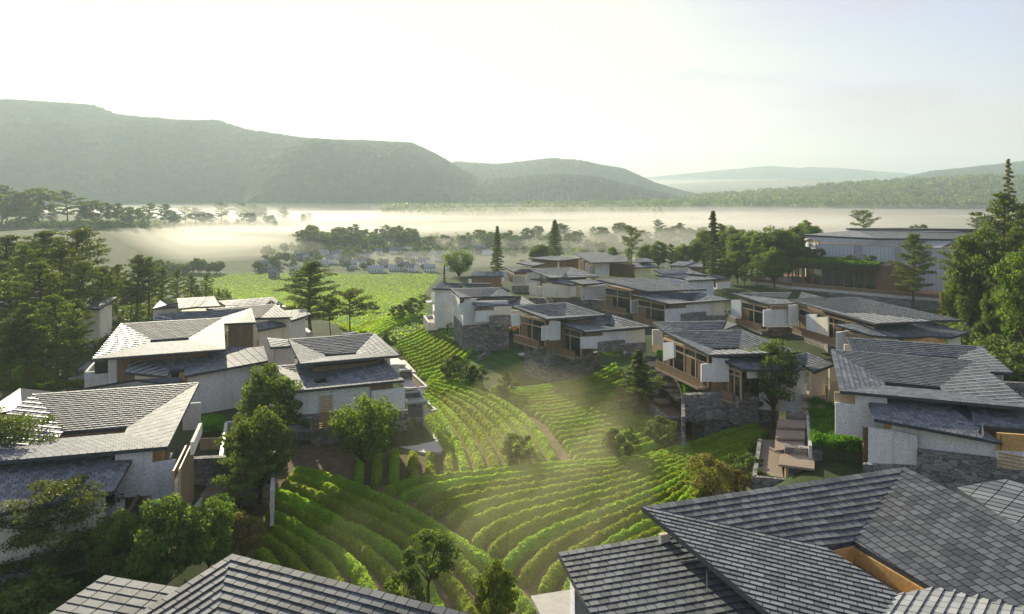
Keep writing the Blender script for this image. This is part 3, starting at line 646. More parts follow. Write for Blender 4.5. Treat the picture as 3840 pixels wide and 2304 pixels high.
h.panel(LF, .6, 1830, 792, 2122, 770, 900, 'stone', 'stone_base', .6); h.panel(LF, .65, 2122, 822, 2358, 810, 890, 'stone', 'stone_base', .6)
h.box('H', 530, 612, 1050, 640, 4.2, 720, 'stone', 'stone_base', .6); h.box('H', 1235, 800, 1500, 880, 4.0, 980, 'stone', 'stone_base', .6)
c = sum(h.pts, Vector())/len(h.pts); h.C = c; h.done()
# --- museum-row house below the hall
h = House('G', 'courtyard_house', 'long brown grey slate house with pebbled screen walls and balconies, just below the pale hall', HC, 1.2, z0=1.5)
h.roof([('r', (105,98,10.6), (665,92,10.8), (620,160,10.1), (300,130,10.2)), ('h', (105,98,10.6), (455,207,10), (720,195,10), (620,160,10.1), (300,130,10.2))], 'side_roof')
h.roof([('d', (755,88,11), (980,142,10.6), (725,150,10.2))], 'side_roof')
h.roof([('r', (640,158,10.6), (1275,138,11), (1325,285,10.1), (1165,290,10.1)), ('r', (1275,138,11), (2245,350,10.3), (1980,355,10.0), (1325,285,10.1)), ('s', (1440,382,10.2), (1975,358,10.2), (1325,285,10.1), (1165,290,10.1)), ('h', (640,158,10.6), (1440,382,10.2), (1165,290,10.1))], 'upper_roof', mat='slate')
h.roof([('h', (1070,392,9.2), (1415,492,8.7), (1700,512,8.6), (1330,380,9.4)), ('r', (1330,380,9.4), (1980,380,9.4), (1960,500,8.5), (1700,512,8.6)), ('r', (1980,380,9.4), (2305,462,9.0), (2150,510,8.6), (1960,500,8.5))], 'lower_roof')
h.F = (h.p((1440,382,10.2)), h.p((1975,358,10.2))); h.L = (h.p((1440,382,10.2)), h.p((640,158,10.6)))
h.core(*[h.p(t) for t in ((640,158,10),(1275,138,10),(2245,350,10),(1440,382,10.2))], 9.2, .76)
LS = (h.p((455,207,10)), h.p((105,98,10.6))); SF = (h.p((455,207,10)), h.p((720,195,10)))
h.facade(LS, 1.0, 200, 440, 9.4, 5.4, 2.5); h.panel(LS, .1, 110, 162, 198, 160, 300, 'dash', 'garden_wall', .3); h.panel(SF, .9, 470, 215, 720, 205, 250, 'timber', 'timber_wall'); h.panel(SF, .3, 402, 255, 635, 250, 410, 'dash', 'garden_wall', .35); h.panel(SF, 1.2, 635, 210, 722, 203, 400, 'dash')
h.facade('L', 1.0, 735, 1430, 9.4, 5.4, 2.5); h.panel('L', .0, 805, 295, 900, 292, 465, 'dash', 'garden_wall', .3); h.panel('L', .0, 902, 322, 1005, 316, 498, 'dashw', 'garden_wall', .3)
h.box('G', 1082, 458, 1198, 452, 7.9, 615, 'dashw', 'garden_wall', .3); LL = (h.p((1070,392,9.2)), h.p((1415,492,8.7))); h.facade(LL, .8, 1190, 1400, 8.3, 5, 2.2, rail=False)
h.run([(1415,492,8.7), (1700,512,8.6)], .8, 3, 'dashw'); h.run([(2305,462,9.0), (2150,510,8.6)], .9, 3, 'dashw'); h.run([(2150,510,8.6), (1700,512,8.6)], 1.0, 3, 'gold', 'ochre_wall')
h.box('G', 95, 305, 405, 412, 4.6, 500, 'stone', 'stone_base', .7, zb=1); h.box('G', 405, 412, 640, 408, 4.6, 620, 'stone', 'stone_base', .7, zb=1); h.box('G', 640, 410, 910, 470, 4.6, 640, 'stone', 'stone_base', .7, zb=1); h.box('G', 910, 470, 1080, 620, 4.6, 650, 'stone', 'stone_base', .7, z2=4.4, zb=1)
h.done()
# --- upper left of right cluster
h = House('H', 'courtyard_house', 'house with a bright triangular roof end and cream wall, left of the broad roof', HC, 1.3, z0=1.5)
h.roof([('r', ('D',1480,30,10.9), ('D',2055,10,10.9), ('D',1980,118,9.9), ('D',1785,122,9.9)), ('d', ('D',2055,10,10.9), ('D',2425,130,10), ('D',1980,118,9.9)), ('d', ('D',1480,30,10.9), ('D',1770,150,10), ('D',2425,130,10), ('D',1980,118,9.9), ('D',1785,122,9.9))], 'upper_roof')
h.roof([('h', (90,388,9.3), (580,462,8.8), (740,378,9.6), (270,383,9.6))], 'lower_roof')
h.roof([('d', ('D',1165,5,10.8), ('D',1480,32,10.8), ('D',1545,65,10.2), ('D',1295,70,10.2))], 'side_roof')
h.core(*[W('D', x, y, 10) for x, y in ((1480,30),(2055,10),(2425,130),(1770,150))], 9.0)
h.box('D', 1275, 116, 1470, 110, 8.9, 245, 'dash', 'garden_wall', .3); h.box('D', 1470, 75, 1660, 80, 9.6, 240, 'dash'); h.box('D', 1160, 62, 1225, 60, 9.7, 190, 'dash'); h.box('D', 1262, 250, 1490, 245, 4.8, 400, 'stone', 'stone_base', .6, zb=1)
h.box('D', 1225, 70, 1270, 100, 9.4, 180, 'timber', 'timber_wall'); h.box('D', 1300, 78, 1465, 76, 9.6, 112, 'timber', 'timber_wall')
h.box('H', 155, 482, 232, 478, 7.9, 605, 'dashw', 'garden_wall', .3); h.box('H', 225, 448, 545, 460, 8.6, 600, 'dashw'); h.box('H', 85, 438, 160, 436, 8.5, 575, 'dash'); h.box('H', 318, 538, 542, 530, 6.0, 680, 'stone', 'stone_base', .6, zb=1); h.box('H', 75, 600, 330, 620, 4.2, 680, 'stone', 'stone_base', .6, zb=1)
h.done()
h = House('H', 'courtyard_house', 'tall bright roofed house with a row of white screen walls, behind the little pines', HC, 1.6, z0=1)
h.roof([('d', (580,88,11.5), (960,84,11.5), (1190,195,11.0), (800,203,11.0))], 'roof'); h.roof([('d', (1020,122,11.4), (1160,118,11.4), (1230,190,10.9), (1080,200,10.9))], 'side_roof'); h.roof([('d', (1300,158,10.8), (1440,150,10.8), (1535,192,10.3), (1350,200,10.3))], 'side_roof'); h.roof([('d', (1280,212,9.8), (1450,205,9.8), (1580,252,9.3), (1290,262,9.3))], 'lower_roof')
h.box('H', 838, 212, 1002, 205, 10.5, 365, 'dash'); h.box('H', 1000, 205, 1300, 225, 9.8, 360, 'timber', 'timber_wall'); h.box('H', 1290, 270, 1480, 262, 8.8, 340, 'dashw')
for x0, y0 in ((645, 165), (685, 185), (725, 205), (765, 228)): h.box('H', x0, y0, x0+30, y0+1, 10.2-(y0-165)*.005, y0+95+(x0-645)*.3, 'dashw', 'screen_wall', .3)
h.box('H', 640, 150, 838, 215, 10.4, 330, 'timber_pale', 'timber_wall', .2, z2=10.2, zb=1); h.box('H', 760, 252, 838, 248, 9.4, 330, 'dash', 'garden_wall')
h.done()
h = House('H', 'courtyard_house', 'low dark walled house at the far end, left of the bright tall roof', HC, 1.8, z0=1)
h.roof([('d', (65,152,10.8), (345,125,11), (690,152,10.8), (420,182,10.4))], 'roof'); h.run([(65,152,10.8), (420,182,10.4)], 1, 1, 'timber', 'timber_wall'); h.run([(420,182,10.4), (690,152,10.8)], 1, 1, 'timber', 'timber_wall')
h.roof([('d', (-70,205,10.2), (60,185,10.4), (260,215,10.2), (120,240,9.9))], 'lower_roof'); h.box('H', 330, 180, 420, 184, 9.3, 215, 'dash'); h.box('H', 440, 212, 545, 206, 8.8, 250, 'dash', 'garden_wall', .3); h.done()
h = House('H', 'courtyard_house', 'two small pale roofs half hidden by thin conifers, far right of the cluster', HC, 1.8, z0=1)
h.roof([('d', (1700,235,10.2), (1800,188,10.8), (2000,193,10.8), (1880,242,10.2))], 'roof'); h.roof([('d', (1915,250,10.0), (1985,212,10.5), (2085,210,10.5), (2090,258,10.0))], 'roof'); h.run([(1700,235,10.2), (1880,242,10.2)], .8, 1, 'dash'); h.run([(1915,250,10.0), (2090,258,10.0)], .8, 1, 'timber', 'timber_wall'); h.box('H', 1650, 240, 1668, 238, 9.6, 280, 'dashw'); h.done()
h = House('H', 'courtyard_house', 'grey house with two stepped slate roofs and thin conifers standing in front of it', HC, 1.5, z0=1)
h.roof([('r', (1520,285,10.8), (1920,279,10.9), (1890,330,10.2), (1620,335,10.2)), ('d', (1920,279,10.9), (2140,350,10.3), (1890,330,10.2))], 'upper_roof'); h.roof([('r', (1540,347,10), (2020,325,10.2), (1870,392,9.4)), ('d', (2020,325,10.2), (2250,395,9.8), (1920,410,9.4), (1870,392,9.4)), ('h', (2160,350,10.3), (2255,352,10.3), (2400,380,9.9), (2200,398,9.6))], 'lower_roof')
h.run([(1540,347,10), (1900,412,9.4)], .9, 1, 'dash'); h.run([(1900,412,9.4), (2250,395,9.8)], .9, 1, 'dash'); h.box('H', 2240, 400, 2400, 385, 9.2, 430, 'timber', 'timber_wall'); h.box('H', 2250, 432, 2402, 425, 8.6, 505, 'dash', 'garden_wall', .3); h.box('H', 1800, 412, 1910, 420, 8.9, 450, 'dash'); h.flat('H', [(1980,462),(2300,500),(2240,505),(1975,470)], 7.2, .3, 'paving', 'terrace_slab')
h.done()
# --- N houses
h = House('D', 'courtyard_house', 'bright slate house beside the curved tea rows, in front of the dark boxy roof', HC, 1.15, z0=1)
h.roof([('d', (580,413,10), (455,295,10.8), (745,406,9.9)), ('r', (455,295,10.8), (1105,275,10.9), (965,402,9.8), (745,406,9.9)), ('d', (1105,275,10.9), (1287,392,10), (965,402,9.8)), ('d', (1120,285,10.9), (1170,268,10.9), (1250,318,10.3), (1200,322,10.3))], 'upper_roof')
h.roof([('h', (705,435,9.2), (805,532,8.6), (1300,515,8.3), (1250,482,8.2)), ('r', (1250,400,9.5), (705,435,9.2), (1250,482,8.2), (1395,398,9.4)), ('d', (1395,398,9.4), (1585,500,8.9), (1300,515,8.3), (1250,482,8.2))], 'lower_roof')
h.coremat = 'dash'; h.mid = 2.2; h.F = (h.p((580,413,10)), h.p((1287,392,10))); h.core(*[h.p(t) for t in ((455,295,10),(1105,275,10),(1287,392,10),(580,413,10))], 9.0, .85)
LF = (h.p((805,532,8.6)), h.p((1585,500,8.9))); LL = (h.p((705,435,9.2)), h.p((805,532,8.6)))
h.panel('F', .9, 565, 490, 700, 480, 640, 'dash'); h.panel('F', 1.0, 640, 425, 800, 435, 640, 'dash'); h.panel('F', 1.4, 580, 425, 640, 422, 490, 'glass', 'window'); h.box('D', 730, 540, 790, 560, 7.8, 640, 'timber', 'timber_wall')
h.panel(LF, .9, 800, 545, 1030, 530, 600, 'timber', 'timber_wall'); h.panel(LF, .7, 780, 588, 1025, 580, 735, 'dash', 'garden_wall', .3); h.panel(LF, 1.0, 1025, 535, 1270, 525, 650, 'dashw'); h.panel(LF, .6, 970, 650, 1262, 642, 800, 'stone', 'stone_base', .6)
h.box('D', 445, 372, 550, 370, 9.0, 430, 'dash', 'parapet'); h.box('D', 492, 428, 585, 460, 8.2, 520, 'dashw'); h.done()
h = House('D', 'courtyard_house', 'pale roof with a dark boxy upstand, at the left tip of the right cluster', HC, 1.2, z0=1)
h.roof([('d', (210,293,9.9), (310,212,10.7), (620,255,10.0), (560,300,9.7)), ('r', (310,212,10.7), (705,222,10.6), (690,275,9.9), (620,255,10.0))], 'roof'); h.box('D', 697, 220, 995, 222, 10.6, 285, 'fascia', 'dark_upstand', .5)
h.run([(210,293,9.9), (560,300,9.7)], .9, 2, 'dash'); h.box('D', 205, 347, 285, 345, 8.4, 470, 'dash', 'garden_wall', .3); h.box('D', 285, 345, 460, 300, 8.6, 480, 'dash'); h.box('D', 455, 375, 550, 372, 7.9, 450, 'dash', 'parapet'); h.done()
h = House('D', 'courtyard_house', 'small pale roofed house with a cream wall beyond the dark boxy upstand roof', HC, 1.3, z0=1)
h.roof([('d', (700,130,10.1), (758,63,10.9), (1160,70,10.9), (1165,128,10.1))], 'roof'); h.run([(700,130,10.1), (1165,128,10.1)], 1.0, 1, 'timber', 'timber_wall'); h.box('D', 695, 172, 870, 170, 8.8, 215, 'dash', 'garden_wall', .3); h.box('D', 872, 140, 1150, 140, 9.4, 235, 'dashw'); h.box('D', 1000, 232, 1145, 230, 7.0, 300, 'stone', 'stone_base', .5, zb=1); h.done()
# --- near roofs
h = House('5', 'courtyard_house', 'sunlit brown grey slate roof corner in the bottom left foreground', HC, 1.15, 'slate_near', z0=4)
h.roof([('r', (1680,1050,10.8), (3400,1485,10.3), (3300,1900,9.4), (1450,1900,9.6)), ('r', (1000,1484,10.1), (1680,1050,10.8), (1450,1900,9.6), (500,1900,9.8))], 'upper_roof', mat='slate_near')
h.roof([('d', (760,1205,8.6), (1500,1330,8.6), (1300,1600,8.3), (200,1600,8.2))], 'lower_roof', mat='slate_near')
h.core(W('5',1680,1150,9), W('5',2900,1500,9), W('5',3000,1900,9), W('5',900,1900,9), 8.2); h.done()
h = House('7', 'courtyard_house', 'huge dark slate roof with an open light well filling the bottom right corner', HC, 1.15, 'slate_near', z0=4)
h.roof([('k', (-297,707,10.6), (1610,420,11.6), (1240,960,10), (1040,1005,10)), ('k', (1610,420,11.6), (2700,975,11.2), (2700,1500,10.2), (1800,1300,9.9), (1240,960,10.0))], 'upper_roof', mat='slate_near')
h.roof([('r', (-297,707,10.6), (1040,1005,10), (1560,1345,9.9), (1430,1800,10.0), (1000,1800,10.3))], 'front_roof', mat='slate')
h.roof([('r', (1100,1900,10.3), (1300,1650,10), (1560,1345,9.9), (1800,1300,9.9), (2200,1278,10.0), (2800,1278,10.2), (2800,1900,10.2))], 'pale_roof', mat='slate_pale')
h.roof([('d', (2345,510,10.3), (2800,640,10.3), (2800,1100,9.9), (1985,570,9.7))], 'rear_roof', mat='slate')
h.roof([('k', (-903,1040,8.7), (-100,905,9.1), (700,1500,8.9), (550,1900,8.6), (-450,1900,8.5))], 'lower_roof', mat='slate_near')
a, b, c_, d = [W('7', *t) for t in ((1040,1005,10), (1240,960,10.0), (1800,1300,9.9), (1560,1345,9.9))]
m = MB(); m.wall(a, b, 9.8, 9.8, 6.5, th=.2); m.wall(b, c_, 9.7, 9.7, 6.5, th=.2); m.wall(c_, d, 9.6, 9.6, 6.5, th=.2); m.wall(d, a, 9.6, 9.6, 6.5, th=.2); m.build('light_well', M['gold'], h.root)
h.box('7', -800, 1160, -800, 1900, 8.2, 1900, 'dash', zb=2); h.box('7', -800, 1160, -160, 1010, 8.2, 1900, 'dash', zb=2)
h.core(W('7',0,900,9), W('7',1500,600,9), W('7',2700,1200,9), W('7',1300,1900,9), 8.9, .85)
h.box('7', -168, 905, -100, 892, 9.6, 960, 'dashw', zb=8)
m = MB(); q = W('7', 175, 1180, 9.9); m.tube([q, q-Vector((0, 0, 2.4))], [.02, .02], 5); m.build('rain_chain', M['trim'], h.root)
h.done()
m = MB(); m.prism([W('6', x, y, 1.2) for x, y in ((1372,1350),(1700,1298),(1760,1700),(1560,1700))], 1.2, -.2); o = m.build('stone_plinth', M['paving']); tag(o, 'pale marble slab at the corner of the big dark roof, bottom centre', 'slab')
# ================================================================== the hall
h = House('I', 'assembly_hall', 'long pale ribbed hall with a sweeping slate roof and a glazed brown pavilion at right', 'hall', 2.2, 'slate_pale', z0=3)
def D_(x, y, Y): return WD('I', x, y, Y)
fl = D_(712, 332, 190); fr = D_(1948, 378, 174); rb = D_(2160, 332, 192); zt = 14.5
bl_ = Vector((fl.x+3, fl.y+16, 0))
m = MB(); m.prism([fl, fr, rb, bl_], zt, 1.0); m.build('wall', M['clad'], h.root)
m = MB(); cc = (fl+fr+rb+bl_)/4; m.prism([cc+(p-cc)*1.004 for p in (fl, fr, rb, bl_)], zt+.12, zt-.12); m.build('parapet_cap', M['timber_pale'], h.root)
def lerp(a, b, t): return a+(b-a)*t
for t0, t1, zb_ in ((.29, .345, 5.5), (.60, .635, 5.5)):
    m = MB(); a = lerp(fl, fr, t0); b = lerp(fl, fr, t1); off = Vector((-.03, -.16, 0)); m.wall(a+off, b+off, zt-.3, zt-.3, zb_+3, th=.12)
    w = m.build('window', M['fascia'], h.root); m2 = MB()
    for i in range(26): m2.wall(a+off*1.9, b+off*1.9, zt-.4-i*.22, zt-.4-i*.22, zt-.52-i*.22, th=.05)
    m2.build('lattice', M['dash'], w)
r1 = [D_(570,250,196), D_(1050,208,215), D_(2190,232,208), D_(1960,290,178), D_(1250,283,184)]
h.roof([('r', r1[0], r1[1], r1[4]), ('r', r1[1], r1[2], r1[3], r1[4])], 'roof', th=.5)
lo = [Vector((fl.x+2, fl.y+1, zt+.2)), bl_+Vector((0, 0, zt+.2)), Vector((rb.x, rb.y, zt+.2)), Vector((fr.x-2, fr.y+1.2, zt+.2)), lerp(fl, fr, .42)+Vector((0, 1.2, 0))]
lo[4].z = zt+.2; lo = [Vector((p.x, p.y, zt+.1)) for p in lo]
m = MB(); up_ = [p-Vector((0, 0, .45)) for p in r1]
for i in range(5):
    j = (i+1) % 5; m.add([up_[i], up_[j], lo[j], lo[i]], [(0, 3, 2, 1)])
m.build('soffit', M['soffit'], h.root)
h.roof([('r', D_(970,190,222), D_(1520,186,232), D_(2240,196,225), D_(2262,206,214), D_(1900,226,206), D_(1290,217,210))], 'upper_roof', th=.5)
m = MB(); m.wall(D_(1000,222,214), D_(2200,232,210), 17.2, 17.2, 15.5, th=.5); m.build('clerestory', M['glass'], h.root)
# pavilion
pz = 3.7; a = D_(475, 492, 188); b = D_(1255, 540, 175.7); a.z = b.z = pz; ptop = 10.1; ex = (b-a).normalized(); ny_ = Vector((-ex.y, ex.x, 0))
ar, br_ = a+ny_*15+ex*2, b+ny_*9
m = MB(); m.prism([a, b, br_, ar], pz-.02, pz-.3); m.build('floor', M['orange'], h.root)
m = MB(); m.prism([a-ex*.4-ny_*.3, b+ex*3-ny_*.3, br_+ex*3, ar], ptop+.25, ptop-.2); m.wall(a, b, ptop-.2, ptop-.2, ptop-1.9, th=.2); m.wall(a, ar, ptop-.2, ptop-.2, ptop-1.9, th=.2); m.build('pavilion_roof', M['timber'], h.root)
m = MB(); m.wall(a+ny_*9.2+ex, b+ny_*8.8, ptop-.2, ptop-.2, pz, th=.2); m.build('ochre_wall', M['gold'], h.root)
for i in range(9):
    q = a+ex*(b-a).length*i/8; m = MB(); m.box((q.x, q.y, (pz+ptop)/2), (.35, .35, ptop-pz-.1), math.atan2(ex.y, ex.x)); m.build('post', M['timber'], h.root)
for i in range(1, 5):
    q = a+(ar-a)*i/4; m = MB(); m.box((q.x, q.y, (pz+ptop)/2), (.3, .3, ptop-pz-.1), 0); m.build('post', M['timber'], h.root)
for i in range(8):
    q0 = a+ex*(b-a).length*(i/8)+ex*.2; q1 = a+ex*(b-a).length*((i+1)/8)-ex*.2; m = MB(); m.wall(q0, q1, ptop-1.9, ptop-1.9, pz, th=.04); m.build('pane', M['clear'], h.root)
m = MB(); m.prism([b+ex*.2, b+ex*7.2, b+ex*7.2+ny_*8, b+ex*.2+ny_*8], ptop-.25, pz-.5); m.build('timber_wall', M['timber'], h.root)
m = MB(); q = b-ex*3.2+ny_*1.5; m.box((q.x, q.y, pz+1.0), (3.2, 1.0, .18), math.atan2(ex.y, ex.x)); m.box((q.x, q.y, pz+.5), (.3, .8, 1), math.atan2(ex.y, ex.x)); m.build('counter', M['paving'], h.root)
h.pts = [fl, fr, rb, bl_]; h.acc = []
h.roof([('d', D_(520,378,200), D_(600,372,206), D_(720,398,200), D_(600,400,196))], 'canopy', th=.3)
h.done()
# terrace in front of the hall
T0 = [W('I', x, y, 3.6) for x, y in ((85,688),(250,703),(470,735),(810,762),(1440,818),(1850,848),(2000,790),(1948,760),(1300,700),(700,640),(420,600),(180,640))]
T0 = [Vector((p.x, p.y, 3.6)) for p in T0]
root = empty('hall_terrace', tuple(T0[2].xy)+(3,), 'orange paved terrace with a pale edge and stone retaining wall in front of the hall', 'terrace')
m = MB(); m.prism(T0, 3.6, 3.2); m.build('paving', M['orange'], root)
m = MB(); s2 = MB(); s3 = MB(); s4 = MB()
for i in range(5):
    m.wall(T0[i], T0[i+1], 3.72, 3.72, 3.1, th=.7); s2.wall(T0[i]+Vector((0, .3, 0)), T0[i+1]+Vector((0, .3, 0)), 3.1, 3.1, -1, th=.8)
    s3.wall(T0[i]+Vector((0, .5, 0)), T0[i+1]+Vector((0, .5, 0)), 4.6, 4.6, 3.72, th=.05); s4.wall(T0[i]+Vector((0, .5, 0)), T0[i+1]+Vector((0, .5, 0)), 4.68, 4.68, 4.6, th=.1)
for i in (10, 11): s3.wall(T0[i], T0[(i+1) % 12], 4.9, 4.9, 3.6, th=.1)
m.build('edge_band', M['trim'], root); s2.build('retaining_wall', M['stone'], root); s3.build('railing', M['timber'], root); s4.build('handrail', M['timber_pale'], root)
bpy.context.view_layer.update(); reparent_local(root)
# sunshade + planter on the terrace
q = W('I', 425, 650, 3.6); root = empty('terrace_sunshade', tuple(q), 'flat white sunshade on thin posts beside the glazed pavilion', 'sunshade')
m = MB(); m.box((0, 0, 4.6), (8.5, 4, .25), .05); m.build('canopy', M['trim'], root)
for dx in (-2.8, 2.8):
    m = MB(); m.tube([(dx, 0, 0), (dx, 0, 4.5)], [.12, .12]); m.build('post', M['timber'], root)
q = W('I', 420, 700, 3.6); m = MB(); m.box((0, 0, .85), (7.2, 2.2, 1.7), -.12); m.box((0, 0, 1.75), (7.4, 2.4, .12), -.12); o = m.build('pale_counter', M['paving']); o.location = q; tag(o, 'long pale stone counter at the left foot of the glazed pavilion', 'counter')
# ================================================================== garden steps and retaining walls
def garden(name, label, cat, fn):
    g = House('0', name, label, cat); fn(g); ks = [v for a_ in g.acc for v in a_[2].v]
    g.pts = [Vector(k) for k in ks]; g.z0 = min(k[2] for k in ks); g.done()
def g1(g):  # right of house C
    z = 'C'
    for pts, zz in (([(1700,515),(1810,505),(1915,590),(1720,590)], 6.9), ([(1820,535),(1900,530),(2050,690),(1990,690),(1915,600),(1830,598)], 6.2), ([(1830,600),(1910,598),(1995,655),(1830,665)], 6.5),
                    ([(1835,800),(1970,785),(2065,895),(1905,910)], 5.2), ([(1900,920),(2075,895),(2105,930),(1900,952)], 4.8), ([(2070,900),(2100,900),(2160,975),(2100,978)], 4.4), ([(1915,1050),(2100,985),(2205,1070),(1940,1092)], 3.9)):
        g.flat(z, pts, zz, .25, 'paving')
    for (x1, y1, x2, y2, zz, yb) in ((1835,668,1995,658,6.2,790), (1905,955,2100,940,4.5,1060), (1940,1100,2140,1090,3.6,1380)):
        g.box(z, x1, y1, x2, y2, zz, yb, 'stone', 'stone_wall', 1.2)
    for (x1, y1, x2, y2, zz) in ((2000,705,2190,880,4.2), (2050,895,2190,880,4.2), (2190,1075,2315,1190,2.8), (2150,1200,2315,1190,2.8)):
        g.box(z, x1, y1, x2, y2, zz, 0, 'paving', 'pergola_beam', .3, zb=zz-.25)
    g.box(z, 2140, 1090, 2150, 1090, 3.6, 1320, 'trim', 'post', .25, zb=0)
garden('stepped_terrace', 'stair of white slabs and stone blocks beside the brick lattice house', 'terrace', g1)
def g2(g):  # plaza below it
    g.flat('9', [(470,880),(600,940),(770,1110),(720,1150),(600,1155),(410,1110),(380,1080)], .25, .3, 'paving', 'plaza_slab')
garden('plaza', 'pale plaza slab catching the sun at the foot of the white stair', 'plaza', g2)
def g3(g):  # left garden court between A and C
    g.box('A', 2170, 1045, 3000, 1005, 4.8, 1300, 'stone', 'stone_wall', .7, zb=0); g.box('A', 2170, 1205, 2473, 1150, 4.0, 1300, 'stone', 'stone_wall', .5, zb=0)
    g.flat('A', [(2180,1290),(2473,1260),(2800,1250),(2700,1484),(2130,1484)], 2.4, .4, 'deck', 'deck'); g.flat('5', [(1350,620),(1480,610),(1450,700),(1310,712)], 2.3, .4, 'paving')
    g.box('5', 1640, 90, 1600, 340, 4.6, 400, 'trim', 'parapet', .3, zb=2); g.box('5', 1640, 90, 1760, 80, 4.6, 400, 'trim', 'parapet', .3, zb=2); g.box('5', 1985, 300, 1970, 590, 4.0, 600, 'trim', 'parapet', .3, zb=1)
    g.box('5', 1450, 210, 1600, 205, 4.2, 330, 'timber_pale', 'timber_wall', .2, zb=2)
garden('garden_court', 'sunken stone court with decks between the large left house and the round dark trees', 'court', g3)
def g4(g):  # below house E
    g.box('F', 560, 985, 1090, 958, 5.2, 1080, 'stone', 'stone_wall', .8, zb=2); g.box('F', 800, 1105, 1400, 1060, 3.6, 1340, 'stone', 'stone_wall', .8, zb=-.3); g.box('F', 1090, 958, 1180, 1020, 5.2, 1300, 'stone', 'stone_wall', .6, zb=2); g.box('F', 1160, 1015, 1420, 1005, 4.8, 1300, 'stone', 'stone_wall', .6, zb=1)
    for pts, zz in (([(110,605),(265,600),(325,660),(170,660)], 4.4), ([(245,665),(345,660),(395,710),(240,722)], 4.1), ([(245,725),(350,720),(355,755),(275,765)], 3.8),
                    ([(240,842),(430,832),(470,880),(290,882)], 3.6), ([(300,888),(480,880),(590,942),(400,950)], 3.2), ([(400,960),(575,952),(555,1030),(480,1035)], 2.9), ([(545,1045),(720,1035),(865,1110),(640,1125)], 3.6)): g.flat('F', pts, zz, .25, 'deck', 'deck')
    g.box('F', 120, 545, 250, 543, 4.9, 600, 'stone', 'stone_wall', .5, zb=2); g.box('F', 250, 543, 510, 710, 4.9, 700, 'timber', 'timber_parapet', .2, zb=2.6); g.box('F', 430, 765, 740, 975, 4.5, 900, 'timber', 'timber_parapet', .2, zb=2); g.box('F', 270, 770, 430, 765, 4.4, 840, 'stone', 'stone_wall', .5, zb=2)
    g.flat('F', [(130,1020),(300,1010),(560,1235),(385,1250)], 1.3, .3, 'timber', 'deck'); g.box('F', 100, 1010, 375, 1255, 1.9, 1300, 'stone', 'stone_wall', .5, zb=-.4); g.box('F', 375, 1255, 565, 1248, 1.9, 1300, 'stone', 'stone_wall', .5, zb=-.4)
    g.box('F', 560, 1000, 565, 1245, 4.2, 1300, 'stone', 'stone_wall', .4, zb=0); g.box('F', 570, 1100, 680, 1160, 3.3, 1340, 'timber', 'timber_wall', .2, zb=0); g.flat('F', [(220,1038),(370,1035),(415,1085),(250,1088)], 1.8, .2, 'deck', 'bench')
    g.box('F', 100, 1000, 560, 930, 2.0, 1100, 'stone', 'stone_wall', .5, zb=0)
garden('stepped_terrace', 'stone walled terraces with timber decks stepping down to the tea rows below the twin pines', 'terrace', g4)
def g5(g):  # beside house D
    for pts, zz in (([(860,700),(1030,698),(1045,768),(865,758)], 5.2), ([(862,762),(1045,772),(1040,832),(862,828)], 4.9), ([(690,912),(895,920),(890,975),(682,965)], 4.2), ([(680,968),(888,978),(885,1055),(672,1045)], 3.9), ([(670,1050),(885,1058),(880,1115),(665,1140)], 3.6), ([(700,1155),(955,1180),(955,1272),(695,1240)], 3.4), ([(580,1060),(690,1070),(730,1335),(530,1310)], 2.0)): g.flat('8', pts, zz, .22, 'deck', 'deck')
    g.box('8', 890, 655, 1045, 660, 5.9, 720, 'stone', 'stone_wall', .5, zb=3); g.box('8', 750, 850, 900, 862, 5.0, 920, 'stone', 'stone_wall', .5, zb=2); g.box('8', 905, 870, 925, 1105, 4.7, 1110, 'trim', 'parapet', .3, zb=2)
    g.box('8', 735, 1105, 1330, 1150, 4.0, 1240, 'stone', 'stone_wall', .8, zb=0); g.box('8', 755, 1262, 1250, 1280, 2.8, 1400, 'stone', 'stone_wall', .8, zb=-.5); g.box('8', 742, 1250, 760, 1250, 3.2, 1400, 'timber_pale', 'post', .25, zb=-.5)
    g.box('8', 560, 1055, 520, 1325, 2.4, 1350, 'stone', 'stone_wall', .4, zb=-.4); g.box('8', 520, 1325, 735, 1345, 2.4, 1400, 'stone', 'stone_wall', .4, zb=-.4)
garden('stepped_terrace', 'timber deck stair and stone walls left of the large right edge house', 'terrace', g5)
def g6(g):  # small white terraces beside house N
    z = 'D'
    for pts in (([(230,505),(330,500),(380,575),(240,590)]), ([(110,650),(225,640),(280,735),(175,742)])):
        for i in range(4): g.box(z, *pts[i], *pts[(i+1) % 4], 3.6 if pts[0][0] > 200 else 2.8, 0, 'trim', 'parapet', .35, zb=1.2)
        g.flat(z, pts, 2.9 if pts[0][0] > 200 else 2.2, .5, 'deck', 'deck')
    g.box(z, 115, 660, 175, 745, 2.6, 800, 'stone', 'stone_wall', .6, zb=-1); g.box(z, 175, 745, 290, 738, 2.6, 800, 'stone', 'stone_wall', .6, zb=-1); g.box(z, 285, 590, 365, 585, 3.7, 900, 'stone', 'stone_wall', .8, zb=-.5); g.flat(z, [(490,735),(570,720),(635,745),(495,752)], 3.6, .25, 'paving'); g.box(z, 505, 752, 620, 748, 3.3, 880, 'timber', 'timber_wall', .3, zb=0)
    g.box(z, 630, 680, 760, 740, 3.4, 900, 'stone', 'stone_wall', .6, zb=-.5); g.flat(z, [(125,450),(200,445),(230,470),(150,480)], 3.4, .3, 'trim'); g.flat(z, [(385,655),(480,690),(480,712),(430,720)], 3, .3, 'trim')
garden('stepped_terrace', 'white rimmed terrace boxes above the curved tea rows, left of the bright slate house', 'terrace', g6)
